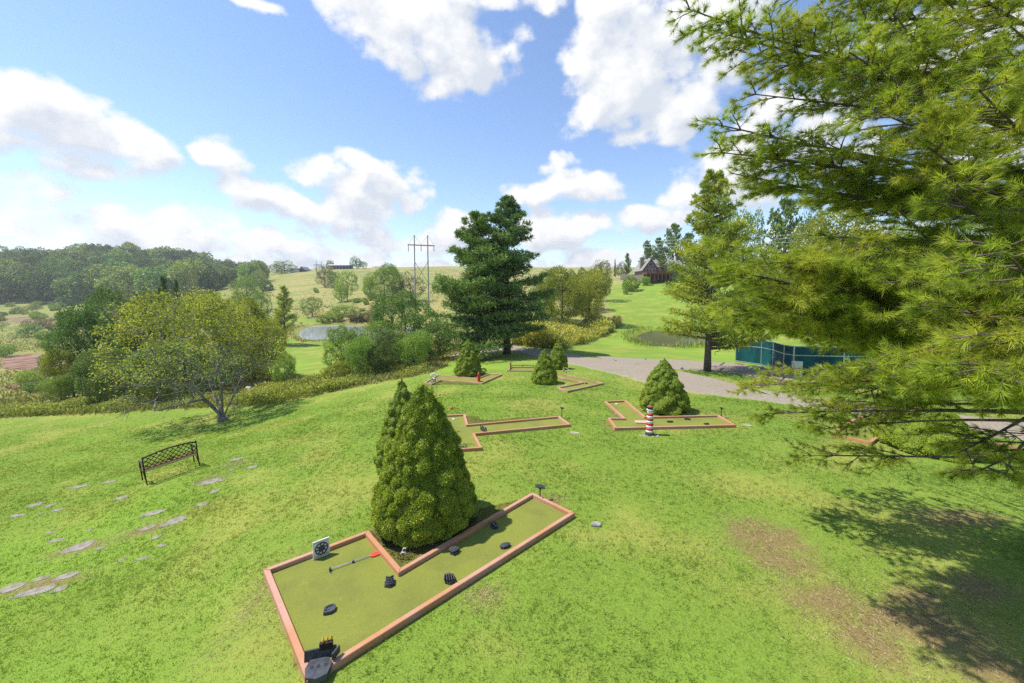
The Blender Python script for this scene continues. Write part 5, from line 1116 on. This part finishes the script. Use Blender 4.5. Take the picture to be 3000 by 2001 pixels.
# ------------------------------------------------------------------ lawn grass blades
g = np.random.default_rng(12)
def blades(n, d0, d1, hgt, pw):
    k = 9; nc = int(n*.38/k); ns = n-nc*k
    D = (g.uniform(0, 1, nc+ns)*(d1**pw-d0**pw)+d0**pw)**(1/pw); u = g.uniform(-1.42, 1.42, nc+ns); X, Y = u*D, D
    cr = g.uniform(.015,.055,nc)*(1+D[:nc]*.03); a = g.uniform(0, 6.283, (nc,k)); r_ = np.sqrt(g.uniform(0,1,(nc,k)))*cr[:,None]
    ch = np.repeat(g.gamma(9, .11, nc), k); cv = np.repeat(g.normal(0, .06, nc), k); cw = np.repeat(g.normal(0, .35, (nc,2)), k, 0); fan = np.column_stack([np.cos(a).ravel(), np.sin(a).ravel()])*.45
    X = np.concatenate([(X[:nc,None]+np.cos(a)*r_).ravel(), X[nc:]]); Y = np.concatenate([(Y[:nc,None]+np.sin(a)*r_).ravel(), Y[nc:]])
    ch = np.concatenate([ch*1.1, np.full(ns, .75)]); cv = np.concatenate([cv, np.zeros(ns)]); cw = np.concatenate([cw+fan, g.normal(0,.3,(ns,2))])
    m = g.uniform(0,1,len(Y)) > sstep(15, d1, Y); X, Y, ch, cv, cw = X[m], Y[m], ch[m], cv[m], cw[m]; n = len(X); wd = .0042+.00085*Y
    keep = inside(X, Y, LAWN)
    for k in HP: 
        P_ = np.array(HP[k][0]); bx = (X > P_[:,0].min()-.1)&(X < P_[:,0].max()+.1)&(Y > P_[:,1].min()-.1)&(Y < P_[:,1].max()+.1); s = sdist(X[bx], Y[bx], HP[k][0]); kk = keep[bx]; kk &= s > .012; keep[bx] = kk
    for x, y, a, b_ in STONES: keep &= ((X-x)/a)**2+((Y-y)/b_)**2 > 1
    for x, y, r in SPR: keep &= (X-x)**2+(Y-y)**2 > (r*.85)**2
    keep &= ~inside(X, Y, [tuple(t) for t in RA]+[tuple(t) for t in RB[::-1]]); keep &= ~inside(X, Y, [tuple(t) for t in mp])
    br_ = np.zeros(len(X))
    for x, y, a, b_ in BAREP:
        p = BPH[(x,y)]; br_ = np.maximum(br_, np.exp(-(((X-p.x)/a)**2+((Y-p.y)/b_)**2)*.8))
    keep &= g.uniform(0, 1, len(X)) > br_*1.0
    X, Y, wd, ch, cv, cw = X[keep], Y[keep], wd[keep], ch[keep], cv[keep], cw[keep]; n = len(X); z = H(X, Y)-.004
    pat = .5+.25*np.sin(X*1.9+1.3*np.sin(Y*1.1))+.25*np.sin(Y*2.3+X*.7+2); pat2 = .5+.35*np.sin(X*.55+.8*np.sin(Y*.45)+1)*np.sin(Y*.5+.6*X)+.25*np.sin(X*1.3+Y*.9+2*np.sin(Y*.8))*np.sin(Y*1.7-X*.4)
    band = np.exp(-(seg_dist(X, Y, BANDL)/.8)**2)
    hh = hgt*g.uniform(.6,1.1,n)*ch*(.65+.75*pat)*(1+.9*band)
    wind = np.column_stack([.35+.3*band+0*X, -.15+0*X, np.full(n, 1.0)]); D_ = wind+np.column_stack([g.normal(0,.25,n)+cw[:,0], g.normal(0,.25,n)+cw[:,1], np.zeros(n)])
    var = g.uniform(.05,.50,n)+.30*pat2-.08+.30*band+cv+.10*(pat-.5)
    return soup_mesh('grass', np.column_stack([X,Y,z]), D_, hh, wd*g.uniform(.7,1.3,n), var, g, False), n
BPH = {(x,y): hit(x,y) for x, y, a, b_ in BAREP}
BANDL = [tuple(hit(x,y)[:2]) for x, y in ((-40,1500),(150,1400),(300,1330),(400,1260),(470,1180),(400,1262),(300,1332),(150,1402))]
me, k = blades(1350000, 3.6, 30, .044, 1.3); o = link('grass', me, M['grass']); tag(o, 'mown green grass of the lawn', 'grass', kind='stuff')

g = np.random.default_rng(71); n = 26000; k = g.integers(0, len(BAREP), n); A_ = np.array([[BPH[(x,y)].x, BPH[(x,y)].y, a, b_] for x, y, a, b_ in BAREP])[k]
q = A_[:,:2]+g.normal(size=(n,2))*A_[:,2:]*.75; m = ~inside(q[:,0], q[:,1], HP['a'][0]) & inside(q[:,0], q[:,1], LAWN); q = q[m]; n = len(q)
o = link('ground_litter', soup_mesh('ground_litter', np.column_stack([q, H(q[:,0], q[:,1])+.004]), g.normal(size=(n,3))*[1,1,.12]+[0,0,.12], g.uniform(.02,.09,n), .006, g.uniform(0,1,n), g, False), M['litter']); tag(o, 'dry needles and straw scattered over the worn earth patches', 'litter', kind='stuff')

# ------------------------------------------------------------------ buildings
p = at(1497, 140); e = empty('gabled_house', p, 'grey-brown chalet house with steep gable and red deck on the green hill', 'house'); ht = height_to(1497, 595, 140, p); s = wid(1, 140)*.93
def gable_roof(b, x0, x1, y0, y1, ze, zr, ov=.35, t=.22):
    xm = (x0+x1)/2
    for sx, xa in ((-1, x0-ov), (1, x1+ov)):
        sl_ = (zr-ze)/(xm-x0); za = ze-ov*sl_
        b.add([(xa,y0-ov,za),(xm,y0-ov,zr),(xm,y1+ov,zr),(xa,y1+ov,za),(xa,y0-ov,za+t),(xm,y0-ov,zr+t),(xm,y1+ov,zr+t),(xa,y1+ov,za+t)], [(0,1,2,3),(7,6,5,4),(0,4,5,1),(2,6,7,3),(0,3,7,4),(1,5,6,2)])
x0, x1 = -34*s, -2*s
b = MB(); b.prism([(x0,-4),(x1,-4),(x1,6),(x0,6)], -.6, ht*.55); b.add([(x0,-4,ht*.55),(x1,-4,ht*.55),((x0+x1)/2,-4,ht*.97),(x0,6,ht*.55),(x1,6,ht*.55),((x0+x1)/2,6,ht*.97)], [(0,1,2),(5,4,3)]); b.build('wall', M['siding'], e)
b = MB(); gable_roof(b, x0, x1, -4, 6, ht*.55, ht*.97, .7); rf = b.build('roof', M['roof'], e)
b = MB(); b.box((x0+.3,-1,ht*.72), (1.3,1.0,ht*.7)); b.build('chimney', M['stone'], rf)
b = MB(); b.prism([(x1+.05,-2),(66*s,-2),(66*s,6),(x1+.05,6)], -.6, ht*.62); b.build('side_wing', M['siding'], e)
b = MB(); b.add([(x1+.3,-2.6,ht*.62),(68*s,-2.6,ht*.62),(68*s,2,ht*.98),(x1+.3,2,ht*.98),(x1+.3,6.6,ht*.62),(68*s,6.6,ht*.62)], [(0,1,2,3),(3,2,5,4)]); rw_ = b.build('wing_roof', M['roof'], e); rw_.modifiers.new('t','SOLIDIFY').thickness = .2
b = MB(); b.tube([(56*s,1.5,ht*.9),(56*s,1.5,ht*1.15)], .35, 8); b.build('flue', M['white'], rw_)
for i in range(5):
    xx = x0+2+i*(x1-x0-3)/4*1.0; b = MB(); b.box((x0+1.2+i*1.0,-4.02,ht*.44), (.75,.08,1.3)); wn = b.build('window', M['white'], e); b = MB(); b.box((x0+1.2+i*1.0,-4.08,ht*.44), (.55,.06,1.1)); b.build('pane', M['glass'], wn)
b = MB(); b.box(((x0+x1)/2,-4.05,ht*.72), (1.2,.08,1.2)); wn = b.build('window', M['white'], e); b = MB(); b.box(((x0+x1)/2,-4.11,ht*.72), (1.0,.06,1.0)); b.build('pane', M['glass'], wn)
for i in range(5): b = MB(); b.box((x0+1.2+i*1.9,-4.04,ht*.13), (1.4,.08,1.7)); b.build('basement_door', M['dark'], e)
dk = MB(); dk.box((0*s,-6,ht*.30), (74*s,4,.25)); dk_o = dk.build('deck', M['deck'], e)
for i in range(9): b = MB(); b.box((-36*s+i*9*s,-7.85,ht*.15-.2), (.22,.22,ht*.30)); b.build('deck_post', M['deck'], dk_o)
b = MB(); b.box((0,-7.9,ht*.30+1.0), (74*s,.1,.12)); b.box((0,-7.9,ht*.30+.55), (74*s,.06,.08)); 
for i in range(38): b.box((-36.5*s+i*2*s,-7.9,ht*.30+.55), (.07,.05,.9))
b.build('railing', M['deck'], dk_o)
b = MB(); b.box((-1*s,-4.06,ht*.42), (6*s,.08,2.1)); b.build('door', M['dark'], e)
# pale fence left of it
a_, c_ = at(1422, 150), at(1462, 147); e = empty('plank_fence', (a_+c_)/2, 'pale grey plank fence running left from the hill house', 'fence', rz=math.atan2(c_.y-a_.y, c_.x-a_.x)); l = (c_-a_).length
b = MB(); 
for i in range(14): b.box((-l/2+(i+.5)*l/14,0,1.1), (l/14*.94,.06,2.1+.05*(i%2)))
b.build('planks', M['pole'], e)
for i in range(4): b = MB(); b.box((-l/2+i*l/3,.1,1.1), (.16,.12,2.4)); b.build('post', M['siding'], e)
# long barn
p = at(787, 350); s = wid(1, 350); e = empty('open_barn', p, 'long low open barn with pale metal roof on the hill crest', 'barn'); zt = height_to(787, 607, 350, p)
b = MB(); b.add([(-27*s,-5,zt*.78),(25*s,-5,zt*.78),(25*s,0,zt),(-27*s,0,zt),(-27*s,5,zt*.78),(25*s,5,zt*.78)], [(0,1,2,3),(3,2,5,4)]); o = b.build('roof', M['roof_pale'], e); o.modifiers.new('t','SOLIDIFY').thickness = .4
for i in range(8): b = MB(); b.box((-26*s+i*7.1*s,-4.6,zt*.38), (.5,.5,zt*.86)); b.build('post', M['pole'], e)
b = MB(); b.box((0,3,zt*.35), (50*s,.4,zt*.8)); b.build('back_wall', M['siding'], e)
p = at(697, 335); s = wid(1, 335); e = empty('farmhouse', p, 'low pale farmhouse with dark gable at the skyline left of the barn', 'house'); zt = height_to(697, 613, 335, p)
b = MB(); b.box((-7*s,0,zt*.35), (28*s,7,zt*.75)); b.build('wall', M['white'], e); b = MB(); gable_roof(b, 2*s, 15*s, -5, 5, zt*.45, zt*.98, .5); b.build('gable_roof', M['roof'], e); b = MB(); b.box((8.5*s,0,zt*.25), (12*s,8,zt*.6)); b.build('side_wall', M['dark'], e)
b = MB(); b.add([(-22*s,-4.3,zt*.70),(3*s,-4.3,zt*.70),(3*s,0,zt*.92),(-22*s,0,zt*.92),(-22*s,4.3,zt*.7),(3*s,4.3,zt*.7)], [(0,1,2,3),(3,2,5,4)]); o = b.build('roof', M['roof_pale'], e); o.modifiers.new('t','SOLIDIFY').thickness = .3

# pylons
def pylon(x0, x1, ytop, ybar, D, label, sc=1.0, wires=True):
    pm = at((x0+x1)/2, D); e = empty('h_frame_pylon', pm, label, 'pylon', 'wooden power pylons'); W_ = wid(x1-x0, D); zt = height_to(x0, ytop, D, pm); zb_ = height_to(x0, ybar, D, pm)
    for sg in (-1, 1): b = MB(); b.tube([(sg*W_/2,0,-1),(sg*W_/2*.99,0,zt)], [.24*sc,.15*sc], 8); b.build('pole', M['pole'], e)
    b = MB(); b.bar((-W_,0,zb_),(W_,0,zb_-.3), .22*sc, .32*sc); b.build('crossarm', M['pole'], e)
    zz0, zz1 = zt*.42, zt*.68
    for sg in (-1, 1): b = MB(); b.bar((-sg*W_/2,0.0+.16*sg,zz1),(sg*W_/2,.16*sg,zz0), .16*sc, .12*sc); b.build('brace', M['pole'], e)
    for xx in (-W_*.95, 0, W_*.95): b = MB(); b.tube([(xx,0,zb_-.2),(xx,0,zb_-2.0)], .09*sc, 6); b.build('insulator', M['black'], e)
    for sg in (-1, 1): b = MB(); b.tube([(sg*W_/2,0,zt),(sg*W_*.93,0,zb_+.2)], .03, 4); b.tube([(sg*W_/2,0,zt),(0,0,zb_)], .03, 4); b.build('guy_wire', M['pole'], e)
    return e
pylon(955, 985.5, 540, 562, 122, 'tall wooden H-frame pylon rising behind the hedge mass')
pylon(732, 744, 600, 608, 400, 'small distant H-frame pylon on the skyline left of the barn', 1.5)
# transformer like bits seen behind: second pylon
# wires at right
for i, (xa, ya, xb, yb2) in enumerate([(1500,553,2100,522),(1500,561,2100,530),(1560,566,2100,541)]):
    A_, B_ = ptD(1180, ya-4+ (xa-1500)*0, 120), ptD(xb, yb2, 55); b = MB(); pts = []
    for t in np.linspace(0, 1, 24): q = A_.lerp(B_, t); q.z -= 1.2*math.sin(math.pi*t); pts.append(tuple(q))
    b.tube(pts, .022, 4, False); o = b.build('power_line', M['metal']); tag(o, ['highest','middle','lowest'][i]+' of the three thin power lines right of the hill house', 'power line', 'power lines')
for i, (x, D) in enumerate(((1180, 120), (2100, 55))):
    p = at(x, D); zt = ptD(x, 526 if i else 545, D).z-p.z; e = empty('utility_pole', p, ['wooden utility pole hidden among the tall dark pines','wooden utility pole behind the boughs of the near pine'][i], 'utility pole'); b = MB(); b.tube([(0,0,-.5),(0,0,zt)], [.18,.12], 8); b.build('pole', M['pole'], e); b = MB(); b.box((0,0,zt-.4), (2.2,.12,.14)); b.build('crossarm', M['pole'], e)

# ------------------------------------------------------------------ teal fence enclosure
def Z4(x, y): return (2050+x/4.2745)/K, (950+y/4.2745)/K
pts = [hit(*Z4(*q)) for q in ((448,465),(768,512),(912,560),(1046,630),(1165,658))]
e = empty('teal_screen_fence', pts[0], 'teal windscreen fence with grey metal posts and a gate, behind the gravel yard', 'fence'); o0 = pts[0]; HF = 1.95; HM = 1.38
far_r = [at(2200, pts[-1].y-1.0), at(2420, pts[-1].y-1.5)]
allp = pts+[at(1940, pts[-1].y-.4)]+far_r
for i, q in enumerate(allp): b = MB(); v = q-o0; b.tube([tuple(v+Vector((0,0,-.2))), tuple(v+Vector((0,0,HF)))], .045, 8); b.build('post', M['metal'], e)
for i in range(len(allp)-1):
    a_, c_ = allp[i]-o0, allp[i+1]-o0; u = (c_-a_); zup = Vector((0,0,1))
    b = MB(); b.tube([tuple(a_+zup*HM), tuple(c_+zup*HM)], .028, 6); b.tube([tuple(a_+zup*.06), tuple(c_+zup*.06)], .028, 6); b.tube([tuple(a_+zup*HF), tuple(c_+zup*HF)], .028, 6); b.build('rail', M['metal'], e)
    for z0_, z1_ in ((.09, HM-.03), (HM+.03, HF-.03)):
        if i in (2,3) and z0_ < .5: mt = M['teal_dark']
        else: mt = M['teal']
        n = Vector((-u.y, u.x, 0)).normalized()*.012
        b = MB(); vs = [a_+zup*z0_, c_+zup*z0_, c_+zup*z1_, a_+zup*z1_]; b.add([tuple(v+n) for v in vs]+[tuple(v-n) for v in vs], [(0,1,2,3),(7,6,5,4),(0,4,5,1),(1,5,6,2),(2,6,7,3),(3,7,4,0)]); b.build('screen_panel' if i not in (2,3) else ('gate' if z0_ < .5 else 'screen_panel'), mt, e)
b = MB(); q = pts[2].lerp(pts[3], .15)-o0; b.box(tuple(q+Vector((0,-.06,.9))), (.32,.04,.05)); b.build('gate_latch', M['white'], e)
# box unit beside the gate
q = at((2050+1235/4.2745)/K, pts[-1].y-.7); eb = empty('vent_box', q, 'white louvred metal box against the teal fence right of the gate', 'box'); b = MB(); b.box((0,0,.55), (.5,.3,1.1), None, .02); b.build('case', M['metal'], eb)
for i in range(4): b = MB(); b.box((0,-.165,.85+i*.06), (.44,.03,.03)); b.build('louvre', M['white'], eb)
# back walls of the enclosure
bk = [pts[0]+Vector((2,14,0)), allp[-1]+Vector((2,14,0))]
q = hit(*Z4(700,545)); b = MB(); b.prism(hexa(1.0, 9, .2, 1.0), -.1, .10); b.v = [(v[0]*.55, v[1]*.5, v[2]) for v in b.v]; o = b.build('stone_slab', M['rock'], loc=q); tag(o, 'flat grey stone slab lying in the gravel below the teal fence', 'stone')
# small white marker objects beyond the maple
for x in (568, 574): 
    q = hit(x, 900); b = MB(); b.lathe([(.12,0),(.14,.3),(.12,.42),(.03,.48)], 12); o = b.build('white_marker', M['white'], loc=q); tag(o, 'short white rounded marker in the weeds right of the maple', 'marker', 'white markers in the weeds')

# ------------------------------------------------------------------ the near pine
TX, TY = 9.6, 6.6; tz = h1(TX, TY); g = np.random.default_rng(101)
e = empty('near_pine', (TX, TY, tz), 'huge white pine whose long-needled boughs fill the right side of the photo', 'pine')
b = MB(); O_ = np.array([TX, TY, tz]); zt_ = 15.5
b.tube([(0,0,-.4),(.05,0,1.5),(0,.05,6),(-.05,0,11),(0,0,zt_)], [.36,.28,.21,.12,.03], 12)
TIPS = [(1578,20,6.2),(1640,72,6.4),(1700,118,6.8),(1790,160,7.4),(1720,215,6.8),(1642,285,6.2),(1655,350,6.3),(1680,398,6.6),(1765,425,7),(1850,400,7.6),(1855,460,8.4),(1900,330,6),(1950,120,5.4),(2000,250,5),(2050,30,5.6),(1800,60,7.5),(1900,-60,7),(2150,-80,5.5),(1720,-40,7.2),
 (1648,560,5.8),(1642,610,5.6),(1668,700,5.7),(1700,745,6.0),(1690,690,7.6),(1745,862,8.8),(1722,885,8.4),(1762,950,8.6),(1830,1045,8.2),(1880,985,8.0),(1800,900,9.4),(1860,930,9.0),(1850,870,9.8),(1930,920,8.6),(1780,655,5.4),(1720,600,5.6),(1800,600,5.2),(2330,760,3.3),(2280,850,3.3),(2190,860,3.7),(1700,640,6.6),(1740,680,6.3),(1760,735,6.4),(1790,700,6.5),(1850,620,6),(1900,735,6),(1965,905,6.2),(1980,560,5.5),(2080,640,4.8),(2000,720,5),
 (2060,838,4.2),(2140,875,4.0),(2230,850,3.6),(2300,560,3.5),(2340,895,3.6),(2200,700,4.2),(2150,420,4.4),(2240,200,4.3),(2120,330,4.8),(2320,60,4.6),(2200,1040,5.0),(2250,1080,4.7),(2310,1095,4.9),(2420,800,3.8),(2420,400,3.9),(2280,640,4.8),(2060,480,5.6),(1960,420,6.6),(1880,540,7.4)]
limbs = [(np.array(ptD(x, y, D)), False, .38 if (y > 930 and x > 2000) else (.75 if y > 930 else 1.0)) for x, y, D in TIPS]
for i in range(60):       # limbs on the sides away from the camera
    z = g.uniform(2.2, 14.3); a = g.uniform(-1.9, 2.2); rr3 = 5.2*(1-(z/16.5))**.55*g.uniform(.75,1.1); limbs.append((np.array([TX+math.cos(a)*rr3, TY+math.sin(a)*rr3, tz+z]), True, 1.0))
WC, WD = [], []; segs = 0
for tip, back, thin in limbs:
    tl_ = tip-O_; Lh = np.hypot(tl_[0], tl_[1]); zt2 = tl_[2]
    zs = np.clip(zt2+(.6 if zt2 < 4 else -.10*Lh-.2), .9, zt_-.5); A_ = np.array([0,0,zs]); B_ = tl_; mid = (A_+B_)/2+np.array([0,0,(.05 if zt2 < 4.5 else -.05)*Lh])+g.normal(size=3)*.25
    n = 16; t = np.linspace(0, 1, n)[:,None]; P_ = A_*(1-t)**2+2*mid*t*(1-t)+B_*t**2; Ll = np.linalg.norm(B_-A_); rb_ = .007*Ll+.008
    b.tube([tuple(q) for q in P_[::3]], list(np.linspace(rb_, .008, 6)), 7, False)
    ax = unit(B_-A_); side0 = unit(np.cross(ax, [0,0,1])); nsub = int(Ll/(.19 if not back else .5)*thin)
    for k in range(nsub):
        s = g.uniform(.22 if thin == 1.0 else .55, 1)**.85; q0 = P_[0]*(1-s)**2+2*mid*s*(1-s)+B_*s*s; sg = 1 if k%2 else -1
        ls = (.32+.30*Ll*(1.02-s)**.8*.55)*g.uniform(.7,1.25); ls = min(ls, 1.9)
        d = unit(ax*.75+side0*sg*g.uniform(.5,1.0)+np.array([0,0,g.uniform(-.30,.22)])); q1 = q0+d*ls+np.array([0,0,-.05*ls*ls])
        b.tube([tuple(q0), tuple((q0+q1)/2+[0,0,.04*ls]), tuple(q1)], [.012,.008,.004], 4, False)
        nt2 = max(2, int(ls/(.10 if not back else .30)))
        sd = unit(np.cross(d, [0,0,1]))
        for m in range(nt2):
            u = (m+g.uniform(0,.8))/nt2; c0_ = q0+(q1-q0)*u; dd = unit(d*.8+sd*(1 if m%2 else -1)*g.uniform(.4,1)+g.normal(size=3)*.25); lt = g.uniform(.10,.34)*(1.15-u*.5)
            c1_ = c0_+dd*lt
            if not back: b.tube([tuple(c0_), tuple(c1_)], [.005,.003], 3, False)
            for f_ in ((1.0,.55) if not back else (1.0,)): WC.append(c0_+(c1_-c0_)*f_); WD.append(dd)
        WC.append(q1); WD.append(d)
    WC.append(B_); WD.append(ax)
b.build('trunk', M['bark'], e)
WC, WD = np.array(WC), np.array(WD)
# thin out boughs too near the lens
wp = WC+O_; dist = np.linalg.norm(wp, axis=1); ok_ = dist > 2.6; WC, WD = WC[ok_], WD[ok_]; nW = len(WC); print('whorls', nW)
nn_ = 38; C = np.repeat(WC, nn_, 0); Dd = np.repeat(WD, nn_, 0)*1.0+sph(g, nW*nn_)*.8+[0,0,-.05]; Cs = C-np.repeat(WD, nn_, 0)*g.uniform(0,.05,(nW*nn_,1))
va = np.repeat(g.uniform(.10,.62,nW), nn_)+g.uniform(-.1,.25,nW*nn_)
link('needles', soup_mesh('needles', Cs, Dd, g.uniform(.09,.155,len(C)), .0062, va, g, False), M['n_near'], e)
